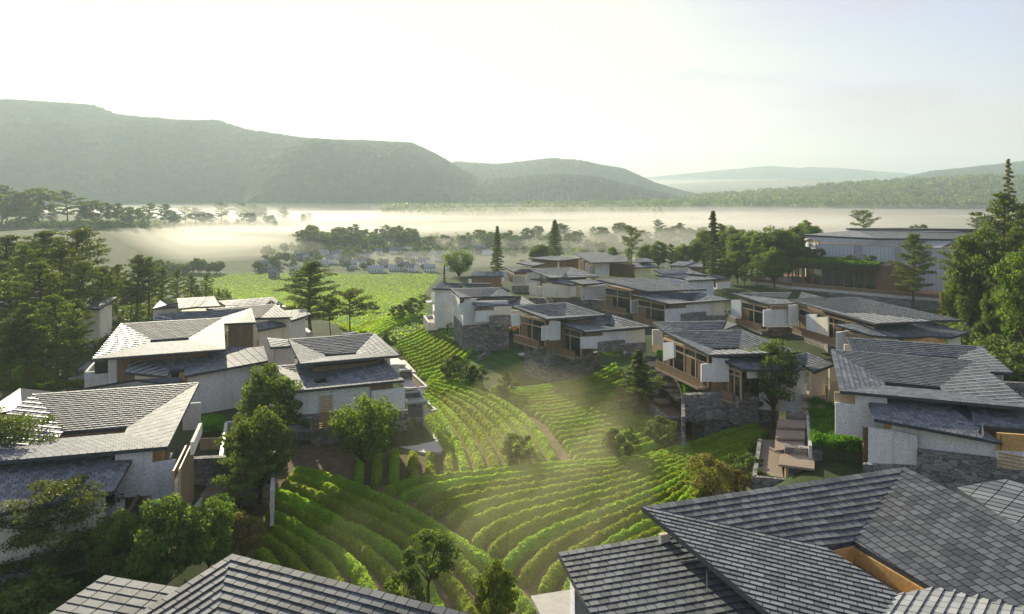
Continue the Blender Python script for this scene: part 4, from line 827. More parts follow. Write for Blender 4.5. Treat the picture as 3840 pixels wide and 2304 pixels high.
def g7(g):  # long stone embankments in the centre
    g.box('D', 960, 860, 1290, 900, 1.8, 960, 'stone', 'stone_wall', .6, zb=-.3); g.box('D', 1090, 790, 1290, 890, 2.2, 900, 'trim', 'parapet', .3, zb=0); g.box('D', 885, 815, 1005, 880, 2.0, 900, 'trim', 'parapet', .3, zb=0)
    g.box('E', 850, 740, 1090, 900, 2.8, 1000, 'stone', 'stone_wall', .8, zb=-.5); g.box('E', 1090, 900, 1350, 840, 2.2, 1000, 'stone', 'stone_wall', .8, zb=-.5); g.flat('D', [(1360,985),(1500,975),(1640,1050),(1500,1060)], 1.2, .3, 'deck', 'deck'); g.flat('E', [(290,870),(400,855),(440,885),(340,890)], .8, .3, 'paving')
    g.box('D', 820, 990, 960, 1110, 1.0, 1150, 'stone', 'stone_wall', .5, zb=-.3); g.box('D', 960, 1110, 830, 1200, .7, 1200, 'stone', 'stone_wall', .4, zb=-.3)
garden('stone_embankment', 'low stone banks, steps and pale edging in the misty court below the pale centre house', 'embankment', g7)
m = MB(); m.wall(W('5', -150, 900, 4.9), W('5', 900, 985, 4.6), 4.9, 4.6, -1, th=1.0); o = m.build('stone_retaining_wall', M['stone']); tag(o, 'rough stone retaining wall behind the pine in the bottom left corner', 'retaining wall')
m = MB(); m.wall(W('4', -100, 670, 4), W('4', 130, 625, 4), 4, 4, 0, th=.5); o = m.build('stone_garden_wall', M['stone']); tag(o, 'low stone wall with a timber rail among flowers at the far left', 'garden wall')
m = MB(); m.prism([W('4', x, y, 3.2) for x, y in ((440,840),(640,690),(660,690),(620,860))], 3.2, 2.6); o = m.build('path', M['gravel']); tag(o, kind='structure')
m = MB(); m.prism([W('8', x, y, .3) for x, y in ((60,1000),(180,960),(530,880),(530,930),(150,1030))], .3, -.6); o = m.build('gravel_yard', M['gravel']); tag(o, kind='structure')
m = MB(); m.prism([W('C', x, y, 1.6) for x, y in ((330,1270),(450,1330),(900,1430),(880,1484),(420,1484),(330,1400))], 1.6, .6); o = m.build('path', M['gravel']); tag(o, kind='structure')
# ================================================================== foliage
def quads(C, size, aspect=1.0, nrm=None, flat=0.0, r=None):
    """leaf quads centred at C (N,3)"""
    r = rng if r is None else r; n = len(C); s = size*(.6+.8*r.random((n, 1)))
    d = r.normal(size=(n, 3));
    if nrm is not None: d = d*.8+nrm*1.1
    d[:, 2] *= (1-flat); d /= np.linalg.norm(d, axis=1, keepdims=True)+1e-9
    a = r.normal(size=(n, 3)); t = np.cross(d, a); t /= np.linalg.norm(t, axis=1, keepdims=True)+1e-9; b = np.cross(d, t)
    t *= s*.5; b *= s*.5*aspect
    V = np.stack([C-t-b, C+t-b, C+t*.6+b, C-t*.6+b], 1).reshape(-1, 3)
    return V
def quad_mesh(name, V):
    return np_mesh(name, V, np.arange(len(V)).reshape(-1, 4))
def blobs(cen, rad, n, r, shell=.55):
    """points in ellipsoids, denser to the skin; also outward normals"""
    cen = np.repeat(cen, n, 0); rad = np.repeat(rad, n, 0); d = r.normal(size=cen.shape); d /= np.linalg.norm(d, axis=1, keepdims=True)
    k = shell+(1-shell)*r.random((len(d), 1))**.6
    return cen+d*rad*k, d
def T_pine(seed, H=15, base=.38, spread=4.2, nb=26, lpc=60, top=.3, leaf=.3, bark='bark_red'):
    r = np.random.default_rng(seed); tr = MB(); bend = r.normal(size=2)*.5
    def ax(t): return np.array([bend[0]*math.sin(t*3.1)+.5*bend[1]*t*t, bend[1]*math.sin(t*2.6+.5)*.8, t*H])
    tr.tube([ax(t) for t in np.linspace(0, .97, 9)], [H*.017*(1-t*.75)+.03 for t in np.linspace(0, 1, 9)], 8)
    cs = []; rs = []
    for i in range(nb):
        t = base+(1-base)*(i+.5)/nb; az = i*2.4+r.random()*.8; u = (t-base)/(1-base)
        L = spread*(top+(1-top)*math.sin(min(1, u*1.0+.12)*math.pi)**.7)*(.65+.5*r.random())*(1 if u < .9 else .7)
        o = ax(t); dr = np.array([math.cos(az), math.sin(az), .12+.3*u]); e = o+dr*L
        e[2] += r.normal()*.15; m_ = o+dr*L*.5+np.array([0, 0, -.12*L*.3])
        tr.tube([o, m_, e], [.09+.02*L, .06, .02], 5)
        k = max(3, int(L*1.5))
        for j in range(k):
            f = .35+.68*j/(k-1); p = o+(e-o)*f; w = (1.3-.35*f)*(.8+.3*r.random())*spread/4.2
            side = r.normal()*.35*L*f*.5
            cs.append(p+np.array([-math.sin(az)*side, math.cos(az)*side, .12+r.normal()*.1])); rs.append([w, w, w*.34])
    cs.append(ax(.98)); rs.append([.9, .9, .5])
    P, N = blobs(np.array(cs), np.array(rs), lpc, r, .35)
    return tr, quads(P, leaf, .45, N*np.array([.4, .4, 1]), 0, r), H, bark
def T_broad(seed, H=9, W_=3.6, trunk=.28, nc=70, lpc=110, leaf=.24, bark='bark', vase=True, oval=1.0):
    r = np.random.default_rng(seed); tr = MB(); cs = []; rs = []
    hz = H*trunk; cz = hz+(H-hz)*.52; hh = (H-hz)*.5
    tr.tube([(0, 0, 0), (r.normal()*.08, r.normal()*.08, hz*.6), (r.normal()*.12, r.normal()*.12, hz)], [H*.026, H*.02, H*.018], 8)
    for i in range(nc):
        d = r.normal(size=3); d /= np.linalg.norm(d); d[2] = max(d[2], -.75); k = .45+.55*r.random()**.5
        p = np.array([d[0]*W_*k, d[1]*W_*k, cz+d[2]*hh*k*oval])
        p[:2] *= 1+.15*math.sin(3*math.atan2(d[1], d[0])+seed)
        cs.append(p); w = W_*(.2+.12*r.random()); rs.append([w, w, w*.7])
        if i % 3 == 0:
            o = np.array([0, 0, hz*(.75+.25*r.random())]); m_ = o*.5+p*.5+np.array([0, 0, -.35 if vase else .2])*np.array([1, 1, 1.]); m_[:2] *= .7
            tr.tube([o, m_, p], [H*.011, H*.007, .02], 5)
    P, N = blobs(np.array(cs), np.array(rs), lpc, r, .5)
    return tr, quads(P, leaf, .8, N, 0, r), H, bark
def T_conifer(seed, H=16, W_=2.3, nb=74, lpc=50, leaf=.3, base=.08, thin=1.0, bark='bark_red'):
    r = np.random.default_rng(seed); tr = MB(); tr.tube([(0, 0, 0), (.05, 0, H*.5), (0, .05, H*.98)], [H*.014, H*.008, .02], 7); cs = []; rs = []
    for i in range(nb):
        t = base+(1-base)*(i+.5)/nb; az = i*2.4+r.random(); L = W_*(1-t)**.75*(.7+.5*r.random())*min(1, (t-base)*6+.4)
        e = np.array([math.cos(az)*L, math.sin(az)*L, t*H-L*.12]); tr.tube([(0, 0, t*H), e], [.05, .015], 4)
        for f in (.3, .55, .8, 1.0): cs.append(np.array([0, 0, t*H])*(1-f)+e*f); w = (.30+.12*(1-t))*thin*W_/2.6; rs.append([w, w, w*.5])
    P, N = blobs(np.array(cs), np.array(rs), lpc, r, .3)
    return tr, quads(P, leaf, .5, N, 0, r), H, bark
def T_bush(seed, H=3, W_=1.7, nc=26, lpc=110, leaf=.16): return T_broad(seed, H, W_, .12, nc, lpc, leaf, 'bark', True, 1.0)
PROTO = {}
def proto(key, spec, leafmat, scatter=None):
    tr, V, H, bark = spec; PROTO[key] = (tr.mesh('trunk', True), quad_mesh('crown', V), H, leafmat, bark)
    PROTO[key][0].materials.append(M[bark]); PROTO[key][1].materials.append(M[leafmat])
for i in range(3): proto('pine%d' % i, T_pine(11+i, 15, (.45, .32, .5)[i], (4.2, 3.8, 4.6)[i]), 'pine')
for i in range(2): proto('flat%d' % i, T_pine(31+i, 8, .42, 4.2, 16, 60, .45, .26), 'pine')
proto('clump0', T_broad(47, 12, 3.3, .3, 64, 100, .22, 'bark_red'), 'pine'); proto('clump1', T_broad(48, 12, 2.0, .2, 44, 80, .22, 'bark_red'), 'pine')
proto('dome0', T_pine(45, 9, .42, 4.8, 30, 120, .5, .2), 'pine')
proto('cloud0', T_pine(41, 15, .22, 4.3, 40, 90, .35, .26), 'pine')
for i in range(2): proto('broad%d' % i, T_broad(51+i, 9, 3.6, .2, 80, 130, .24), 'broad')
proto('bright0', T_broad(61, 9, 3.5, .36, 130, 42, .22), 'bright')
for i in range(2): proto('big%d' % i, T_broad(161+i, 17, 5.2, .22, 130, 110, .34), 'broad')
proto('lime0', T_broad(171, 17, 4.6, .22, 130, 110, .3), 'bright')
proto('small0', T_broad(66, 6, 2.0, .35, 40, 110, .17), 'broad')
proto('olive0', T_broad(71, 6, 2.4, .25, 50, 100, .16), 'olive')
for i in range(2): proto('conifer%d' % i, T_conifer(81+i, 16, (2.9, 4.0)[i]), 'conif')
proto('spindle0', T_conifer(85, 14, 1.1, 46, 50, .24, .3), 'olive'); proto('larch0', T_conifer(86, 16, 2.4, 50, 40, .26, .3, .8), 'olive')
for i in range(2): proto('bush%d' % i, T_bush(91+i), 'broad')
for i in range(2): proto('bgpine%d' % i, T_pine(101+i, 15, .3, 5.0, 18, 22, .35, .8), 'pine')
for i in range(3): proto('bgbroad%d' % i, T_broad(111+i, 11, 4.6, .18, 46, 34, .75), 'broad')
TREES = []
def tree(key, loc, h, w=1.0, rz=None, desc=None, group=None, name=None, cat='tree'):
    tm, cm, H, lm, bk = PROTO[key]; s = h/H
    o = empty(name or 'tree', loc, desc, cat, group); o.scale = (s*w, s*w, s); o.rotation_euler = (0, 0, random.uniform(0, 6.28) if rz is None else rz)
    link('trunk', tm, None, o); link('crown', cm, None, o)
    TREES.append(o); return o
def plant(key, zn, x, yb, yt, w=1.0, zb=None, **k):
    p = hit(zn, x, yb) if zb is None else W(zn, x, yb, zb); _, vt = S(zn, x, yt); zt = CZ-(vt-HV)/F*p.y
    base = p.z; return tree(key, (p.x, p.y, base-.05), zt-base+.05, w, **k)
NUMS = ['first','second','third','fourth','fifth','sixth','seventh','eighth','ninth','tenth','eleventh','twelfth','thirteenth','fourteenth','fifteenth','sixteenth','seventeenth','eighteenth','nineteenth']
TENS = ['','','twenty','thirty','forty','fifty','sixty','seventy','eighty','ninety']
def ordn(i):
    i += 1
    if i > 99: return 'hundred and '+ordn(i-101) if i > 100 else 'hundredth'
    if i < 20: return NUMS[i-1]
    if i % 10 == 0: return TENS[i//10][:-1]+'ieth'
    return TENS[i//10]+'-'+NUMS[i % 10-1]
def order(objs, desc, group, key=None):
    objs.sort(key=key or (lambda o: o.location.x/max(o.location.y, 1)))
    for i, o in enumerate(objs): tag(o, desc.replace('#', ordn(i)), None, group)
# --- single trees one can name
Z = '0'
plant('cloud0', Z, 752, 815, 636, 1.3, name='pine_tree', desc='tall layered pine standing alone between the left houses and the green field')
plant('flat0', Z, 845, 812, 705, .9, name='pine_tree', desc='shorter spreading pine at the right foot of the tall layered pine')
plant('flat1', Z, 800, 815, 725, .7, name='pine_tree', desc='low dark pine between the tall layered pine and its shorter neighbour')
plant('bright0', Z, 884, 1180, 962, .88, name='leafy_tree', desc='bright green leafy tree in front of the lattice walled house, above the tea rows')
plant('broad0', Z, 645, 1090, 893, .85, zb=2.2, name='leafy_tree', desc='dark round tree against the left edge of the lattice walled house')
plant('broad1', Z, 628, 1215, 990, .82, zb=1, name='leafy_tree', desc='dark billowing tree just below and in front of the other dark round tree')
plant('flat0', Z, 580, 1275, 1115, .75, zb=1, name='leafy_tree', desc='low spreading dark green tree above the deck stair of the large left house')
plant('small0', Z, 1034, 1452, 1288, 1.1, zb=3, name='leafy_tree', desc='small open branched tree rising over the sunlit roof, bottom centre')
plant('bush0', Z, 975, 1470, 1388, 1.0, zb=4, name='shrub', desc='shrub at the left foot of the small open branched tree', cat='shrub')
plant('broad0', Z, 1195, 1560, 1368, .62, zb=2, name='leafy_tree', desc='dense dark tree at the bottom edge between the two foreground roofs')
plant('dome0', Z, 140, 1475, 1190, .85, zb=.5, name='pine_tree', desc='broad crowned pine with an orange trunk in the bottom left corner')
plant('broad1', Z, 285, 1460, 1238, .72, zb=1.5, name='leafy_tree', desc='dark tree immediately right of the broad crowned corner pine')
plant('broad0', Z, 400, 1450, 1215, .95, zb=1.5, name='leafy_tree', desc='biggest dark tree of the thicket above the sunlit bottom roof')
plant('broad1', Z, 505, 1400, 1212, .75, zb=1.5, name='leafy_tree', desc='dark tree between the biggest thicket tree and the first tea rows')
plant('olive0', Z, 590, 1370, 1240, .9, zb=1, name='leafy_tree', desc='olive green tree at the right end of the thicket, touching the tea rows')
plant('small0', Z, 535, 1330, 1200, .9, zb=1.5, name='leafy_tree', desc='small tree poking up behind the thicket beside the timber stair')
plant('dome0', Z, -35, 1330, 1025, .8, zb=1.5, name='pine_tree', desc='pine reaching in from the left edge with dark yellow green branches')
plant('bush0', Z, 30, 1560, 1400, 1.4, zb=1.5, name='shrub', desc='dark bush in the extreme bottom left corner', cat='shrub')
plant('conifer1', 'F', 45, 1240, 480, 1.5, zb=0, name='conifer', desc='pointed yellow green conifer left of the stone terraces below the twin pines')
plant('flat0', 'F', 90, 1240, 760, .95, zb=0, name='pine_tree', desc='low dark pine hugging the foot of the pointed yellow green conifer')
plant('conifer1', 'E', 1885, 1230, 835, 1.3, zb=1, name='conifer', desc='smaller pointed conifer just behind the one beside the stone terraces')
plant('clump0', 'F', 1600, 1420, 358, 1.0, zb=.6, name='pine_tree', desc='larger of the twin pines in front of the glazed slate house, trunk reddish')
plant('clump1', 'F', 1420, 1370, 650, 1.0, zb=.6, name='pine_tree', desc='slimmer pine at the left side of the larger twin pine')
plant('clump1', 'F', 1900, 1130, 490, .8, zb=2, name='conifer', desc='narrow conifer right of the twin pines, before the pale corner of the house')
for x, yb, yt, w, d in ((700, 1050, 690, 1.15, 'flat topped pine in mist below the centre right house, leftmost of three'), (1210, 1080, 755, .85, 'flat topped pine in mist below the centre right house, middle of three'), (1560, 1080, 680, .85, 'flat topped pine below the cream wall of the centre right house, rightmost of three')):
    plant('flat0', 'E', x, yb, yt, w, zb=0, name='pine_tree', desc=d)
plant('flat1', 'D', 1110, 1000, 805, 1.1, zb=.5, name='pine_tree', desc='low spreading pine in the misty court with orange flowers behind')
plant('small0', 'D', 830, 900, 640, .9, zb=1, name='leafy_tree', desc='small tree before the white wall of the bright slate house')
plant('small0', 'D', 450, 760, 520, 1.1, zb=1.5, name='leafy_tree', desc='dark small tree at the left wall of the bright slate house')
plant('small0', 'D', 420, 900, 690, 1.0, zb=.5, name='leafy_tree', desc='dark small tree between the white rimmed terrace and the stone cube')
plant('flat0', 'D', 110, 560, 380, .9, zb=1, name='pine_tree', desc='dark pine above the white rimmed terraces at the field edge')
plant('spindle0', 'D', 375, 500, -20, 1.2, zb=2, name='conifer', desc='spindly conifer with a bare red trunk rising before the dark boxy roof')
plant('conifer0', Z, 1201, 668, 547, 1.0, zb=2, name='conifer', desc='solitary narrow conifer left of the far right cluster, against the mist')
plant('bright0', Z, 1107, 690, 607, 1.1, zb=0, name='leafy_tree', desc='round bright tree on the edge of the green field right of the village')
plant('conifer1', Z, 1340, 628, 532, 1.15, zb=2, name='conifer', desc='tall dark conifer with a ragged top above the far roofs')
plant('flat1', Z, 1523, 640, 552, .62, zb=2, name='pine_tree', desc='pine with a flat round top right of the bright tall roof')
plant('pine1', Z, 1520, 665, 600, .55, zb=3, name='pine_tree', desc='small pine in front of the bright tall roof')
plant('pine0', Z, 1490, 680, 618, .5, zb=3, name='pine_tree', desc='dark little pine before the white posts of the bright tall roof')
plant('pine2', Z, 1558, 678, 632, .5, zb=3, name='pine_tree', desc='lowest of the little pines by the bright tall roof')
plant('conifer0', Z, 1722, 700, 511, 1.05, zb=2, name='conifer', desc='tallest conifer of the right cluster, tip clear against the mist')
plant('conifer0', Z, 1697, 690, 610, .8, zb=3, name='conifer', desc='left one of two thin conifers before the stepped roofs')
plant('conifer0', Z, 1719, 698, 600, .75, zb=3, name='conifer', desc='right one of two thin conifers before the stepped roofs')
plant('cloud0', 'I', 1590, 930, 262, .85, zb=1.5, name='pine_tree', desc='layered pine standing in front of the pale ribbed hall')
plant('larch0', 'I', 1865, 1260, 785, .95, zb=3, name='conifer', desc='light yellow green conifer between the brown grey slate house and the right edge trees')
plant('small0', 'I', 1590, 1260, 1085, 1.2, zb=3, name='leafy_tree', desc='small olive tree poking over the dappled roof')
plant('flat0', 'I', 1130, 300, 38, .8, zb=8, name='pine_tree', desc='spreading flat pine peeping over the left part of the hall roof')
plant('flat1', 'I', 2200, 300, 98, .8, zb=8, name='pine_tree', desc='spreading flat pine peeping over the right end of the hall roof')
plant('pine1', 'I', 600, 560, 132, .85, zb=3, name='pine_tree', desc='dark pine at the left tip of the hall roof')
plant('bush0', 'I', 1645, 300, 158, 1.0, zb=8, name='shrub', desc='round bush top just showing over the middle of the hall roof', cat='shrub')
plant('larch0', Z, 2435, 640, 385, .8, zb=4, name='conifer', desc='tall sparse brownish tree at the upper right edge, against the far hill')
plant('spindle0', Z, 2335, 700, 640, 1.0, zb=4, name='conifer', desc='bare little trunk beside the hall corner') if False else None
for i, (x, yb, yt, k, w) in enumerate(((2420, 770, 478, 'pine1', 1.0), (2470, 760, 500, 'pine0', .9), (2345, 800, 585, 'pine2', 1.0), (2375, 815, 560, 'broad0', .75), (2415, 820, 620, 'broad1', .8), (2455, 830, 560, 'pine1', .8), (2300, 800, 680, 'broad0', .7), (2345, 815, 690, 'broad1', .7), (2400, 830, 700, 'broad0', .7), (2440, 840, 680, 'broad1', .7))):
    k = k.replace('broad', 'big'); o = plant(k, Z, x, yb, yt, w, zb=3, name='pine_tree' if 'pine' in k else 'leafy_tree'); o['_g'] = 'R'
plant('lime0', Z, 2485, 900, 590, .75, zb=3, name='leafy_tree', desc='sunny yellow green tree cut off by the right edge')
plant('bush0', Z, 2460, 900, 850, 1.2, zb=3, name='shrub', desc='low green shrub under the sunny tree at the right edge', cat='shrub')
order([o for o in TREES if o.get('_g') == 'R'], 'dark tall tree of the right edge grove, # from the left', 'grove right of the hall')
plant('olive0', Z, 1716, 1215, 1103, 1.15, zb=0, name='leafy_tree', desc='fine twigged olive tree above the ridge of the big dark roof')
plant('olive0', Z, 1778, 1210, 1133, .95, zb=0, name='leafy_tree', desc='smaller fine twigged olive tree beside its twin above the big dark roof')
for i, (x, yb, yt, w, d) in enumerate(((1800, 1150, 1100, 1.5, 'round green bush touching the deck stair, upper one'), (1840, 1185, 1140, 1.3, 'round green bush at the foot of the deck stair, lower one'), (1875, 1200, 1163, 1.4, 'bright bush peeping over the ridge of the big dark roof'))): plant('bush%d' % (i % 2), Z, x, yb, yt, w, zb=.5, name='shrub', desc=d, cat='shrub')
for x, yb, yt, w, d in ((1247, 1128, 1052, 1.0, 'round dark bush at the lower end of the upright tea rows, casting a long shadow'), (1098, 922, 862, 1.0, 'bushy little tree where the curved rows meet the misty ones, upper'), (1152, 938, 882, .85, 'bushy little tree right beside the upper one in the mist'),
                    (1223, 962, 905, .8, 'small lone tree on the path between the upright and the right rows'), (1498, 1112, 1035, 1.0, 'domed grey green bush among the right rows, nearer the path'), (1598, 1085, 1013, 1.0, 'domed dark bush among the right rows, beneath the stone terrace'),
                    (958, 774, 738, 1.0, 'round shrub alone on the pale green strip of the far field'), (1000, 765, 722, 1.1, 'bushy tree at the bend of the far tea rows'), (880, 755, 732, 1.1, 'left one of a pair of tiny shrubs in the green field'), (899, 756, 730, 1.1, 'right one of a pair of tiny shrubs in the green field'),
                    (935, 848, 805, 1.0, 'dark shrub behind the right corner of the lattice walled house')): plant('bush%d' % (int(x) % 2), Z, x, yb, yt, w, name='shrub', desc=d, cat='shrub')
for x, yb, yt, w, zb, d in (('C1', 1150, 960, 1.3, 2, ''),): pass
plant('bush1', 'C', 1130, 1190, 960, 1.2, zb=2, name='shrub', desc='dark shrub against the wall right of the brick lattice', cat='shrub')
plant('bush0', 'C', 1360, 1160, 1045, 1.2, zb=2, name='shrub', desc='small dark shrub by the low stone wall of the lattice walled house', cat='shrub')
# left grove of pines
lp = [(20,800,575,0,1),(55,830,600,1,.9),(110,800,565,0,.95),(185,790,560,2,1.1),(30,880,660,1,.9),(95,900,640,0,1.05),(150,850,600,1,1),(205,860,640,2,.8),(60,960,740,1,.9),(130,960,720,0,.9),(185,930,730,1,.8),(240,840,650,2,.8),
      (25,960,780,2,.8),(285,800,645,1,.9),(335,785,622,1,1.0),(360,780,625,0,.8),(310,795,680,2,.8),(392,775,650,1,.85),(430,755,655,1,.8),(460,748,665,0,.8),(500,740,665,1,.9),(265,780,660,0,.8),(228,840,740,1,.8),(160,985,830,1,.6),(180,870,800,1,.7),(-10,780,600,0,1),(345,778,690,2,.6),(70,770,590,2,.9),(475,752,690,1,.9)]
G = [plant('pine%d' % k, Z, x, yb, yt, w, zb=2.0 if yb > 760 else None, name='pine_tree') for x, yb, yt, k, w in lp]
order(G, 'dark layered pine of the left grove, # from the left', 'pine grove at the left')
# bushes filling the grove floor
G = []
for i in range(46):
    x = rng.uniform(-20, 300); y = rng.uniform(820, 905); G.append(plant('bush%d' % (i % 2), Z, x, y+28, y-10+rng.uniform(0, 14), 1.5, zb=1.5, name='shrub', cat='shrub'))
order(G, 'leafy shrub on the floor under the left pines, # from the left', 'undergrowth shrubs at the left')
# band of trees left far
G = []
ul = [(20,540,462),(50,545,478),(88,542,464),(160,545,474),(95,545,515),(228,545,494),(262,545,505),(285,546,503),(318,546,510),(358,546,503),(400,545,505),(408,545,518),(445,546,510),(470,546,513),(490,545,520),(532,540,500),(585,535,500),(615,538,505),(640,540,512),(685,540,512),(600,546,522),(575,548,540),(665,560,545),(5,545,480),(130,546,520),(190,547,528),(425,547,530),(345,547,525),(510,547,528),(60,547,520),(730,545,528),(745,540,525),(652,548,530),(240,548,530),(300,547,530)]
for i, (x, yb, yt) in enumerate(ul): G.append(plant(('bgpine0', 'bgpine1', 'bgbroad0')[i % 3], Z, x, yb, yt-10, 1.25, name='tree'))
order(G, 'hazy dark tree on the long left rise before the mountain, # from the left', 'trees on the misty rise')
# behind the village
G = []
for i in range(64):
    x = 735+i*8.4+rng.uniform(-5, 5); hgt = rng.uniform(24, 50)*(1 if x < 1000 else .8); yb = 596+rng.uniform(-5, 10)
    G.append(plant(('bgbroad0', 'bgbroad1', 'bgbroad2', 'bgpine0')[i % 4], Z, x, yb, yb-hgt, 1.1, name='tree'))
order(G, 'tree in the belt behind the village, # from the left', 'tree belt behind the village')
G = []
for i in range(44):
    x = 1275+i*10+rng.uniform(-6, 6); yb = rng.uniform(575, 606); G.append(plant(('bgbroad0', 'bgpine1', 'bgbroad2', 'bgpine0')[i % 4], Z, x, yb, yb-rng.uniform(20, 44), 1.0, name='tree'))
order(G, 'tree in the mist behind the far roofs, # from the left', 'misty trees behind the far roofs')
G = []
for i in range(44):
    x = 330+i*7+rng.uniform(-5, 5) if i < 30 else 1230+(i-30)*36+rng.uniform(-8, 8)
    yb = (663-max(0, x-480)*.03+rng.uniform(-6, 3)) if i < 30 else 628+rng.uniform(-14, 16); hgt = rng.uniform(16, 36)
    G.append(plant(('bgbroad0', 'bgbroad1', 'bgbroad2')[i % 3], Z, x, yb, yb-hgt, 1.1, name='tree'))
order(G, 'bushy tree along the far field edge, # from the left', 'trees along the far field edge')
G = []
for i in range(58):
    x = rng.uniform(610, 1095); yb = rng.uniform(606, 658); G.append(plant('bgbroad%d' % (i % 3), Z, x, yb, yb-rng.uniform(14, 30), 1.0, name='tree'))
order(G, 'tree among the village houses, # from the left', 'village trees')
# wood left of the hall
G = []
for i, (x, yb, yt) in enumerate(((1560,650,590),(1590,655,585),(1620,660,592),(1650,655,590),(1680,650,585),(1700,650,560),(1740,660,545),(1765,665,548),(1790,675,560),(1815,680,562),(1840,690,568),(1865,690,550),(1885,690,556),(1905,685,562),(1925,680,552),(1945,665,540),(1960,650,552),(1780,690,610),(1830,705,620),(1870,700,600),(1640,640,600),(1480,640,598),(1455,640,605),(1310,640,590),(1290,640,600),(1750,690,625),(1800,700,640))):
    G.append(plant(('big1', 'big0', 'pine1', 'big1')[i % 4], Z, x, yb, yt, 1.0, zb=2.5, name='leafy_tree' if i % 4 != 2 else 'pine_tree'))
order(G, 'deep green tree of the wood left of the hall, # from the left', 'wood left of the hall')
# shrubs on the pavilion roof and around the houses
for x, y, h_, w, d in ((640, 455, 3.4, 1.2, 'bright tall shrub on the planted roof of the glazed pavilion'), (720, 470, 3.2, .9, 'dark little tree beside the bright shrub on the pavilion roof'), (1010, 505, 2.0, 1.2, 'low shrub in the middle of the planted pavilion roof'), (1185, 515, 2.0, 1.5, 'low shrub at the right end of the planted pavilion roof')):
    p = WD('I', x, y, 186 if x < 900 else 180); o = tree('bush0', (p.x, p.y, 10.3), h_, w, name='shrub', cat='shrub', desc=d)

# ------------------------------------------------------------------ grass and planting beds (stuff)
def bed(zn, pts, z, n, name, label, hgt=.5, mat='grass', flowers=0):
    P = np.array([list(W(zn, x, y, z)) for x, y in pts]); lo, hi = P[:, :2].min(0), P[:, :2].max(0)
    Q = rng.random((n*3, 2))*(hi-lo)+lo; Q = Q[poly_sd(Q, P[:, :2]) < 0][:n]; n_ = len(Q)
    lump = np.array([noise.noise(Vector((q[0]*.5, q[1]*.5, 3))) for q in Q])
    h_ = hgt*(.6+.5*rng.random(n_)+.9*lump).clip(.2, 2); C = np.column_stack([Q, np.full(n_, z)+h_*.5]); az = rng.random(n_)*6.28; ln = rng.normal(size=(n_, 2))*.25
    t = np.column_stack([np.cos(az), np.sin(az), np.zeros(n_)])*(.06+.05*rng.random((n_, 1))); up_ = np.column_stack([ln*h_[:, None], h_*.5])
    V = np.stack([C-t-up_, C+t-up_, C+t*.3+up_, C-t*.3+up_], 1).reshape(-1, 3); me = quad_mesh(name, V)
    o = link(name, me, M[mat]); tag(o, label, None, None, 'stuff')
    m = MB(); m.prism([Vector(p) for p in P], z, z-1.5); b = m.build(name+'_soil', M['bed'], o) ; return o
M['bed'] = mat_plain('dark_bed_soil', (.045, .06, .025), .95, .2, .4, 2)
bed('8', [(915,800),(1105,820),(1108,1000),(1320,1030),(1335,1150),(930,1105)], 4.3, 9000, 'grass', 'bright tall grass on the terrace left of the large right house', .8)
bed('F', [(470,765),(760,830),(1080,880),(1090,960),(740,985),(580,960)], 4.3, 8000, 'grass', 'grass on the terrace below the glazed timber front', .7)
bed('F', [(265,510),(340,505),(345,590),(300,585)], 5.2, 900, 'grass', 'small grass patch beside the white garden wall', .6)
bed('I', [(500,485),(790,470),(1330,520),(1250,535),(700,508)], 10.35, 5000, 'grass', 'planted green roof of the glazed pavilion', .8)
bed('5', [(1010,660),(1250,640),(1270,700),(1150,760),(960,770)], 3.2, 3500, 'grass', 'grass in the shade at the foot of the large left house', .6)
bed('A', [(2330,620),(2600,600),(2600,730),(2330,740)], 4.2, 3000, 'grass', 'planted bed in the sunken court', .6)
bed('4', [(-40,760),(200,700),(420,830),(620,860),(640,880),(300,905),(-40,905)], 2.8, 14000, 'grass', 'leafy ground cover between the two left houses', .7, 'broad')
bed('D', [(1110,790),(1290,760),(1350,850),(1290,890)], 2.6, 3000, 'flowering_bed', 'green bed in the misty court', .6, 'broad')
bed('C', [(450,1290),(900,1240),(1250,1340),(900,1420),(560,1390)], 1.9, 4500, 'grass', 'dark grass mound below the brick lattice wall', .5, 'broad')
for zn, pts, z, lab in (('D', [(1200,770),(1290,765),(1340,850),(1280,860)], 3.1, 'orange flowers in the bed of the misty court'), ('F', [(470,750),(600,740),(620,800),(540,800)], 4.9, 'orange flowers at the upper end of the grass terrace')):
    P = np.array([list(W(zn, x, y, z)) for x, y in pts]); lo, hi = P[:, :2].min(0), P[:, :2].max(0); Q = rng.random((500, 2))*(hi-lo)+lo; Q = Q[poly_sd(Q, P[:, :2]) < 0]
    o = link('flowers', quad_mesh('flowers', quads(np.column_stack([Q, z+rng.random(len(Q))*.3]), .22)), M['flower']); tag(o, lab, None, None, 'stuff')

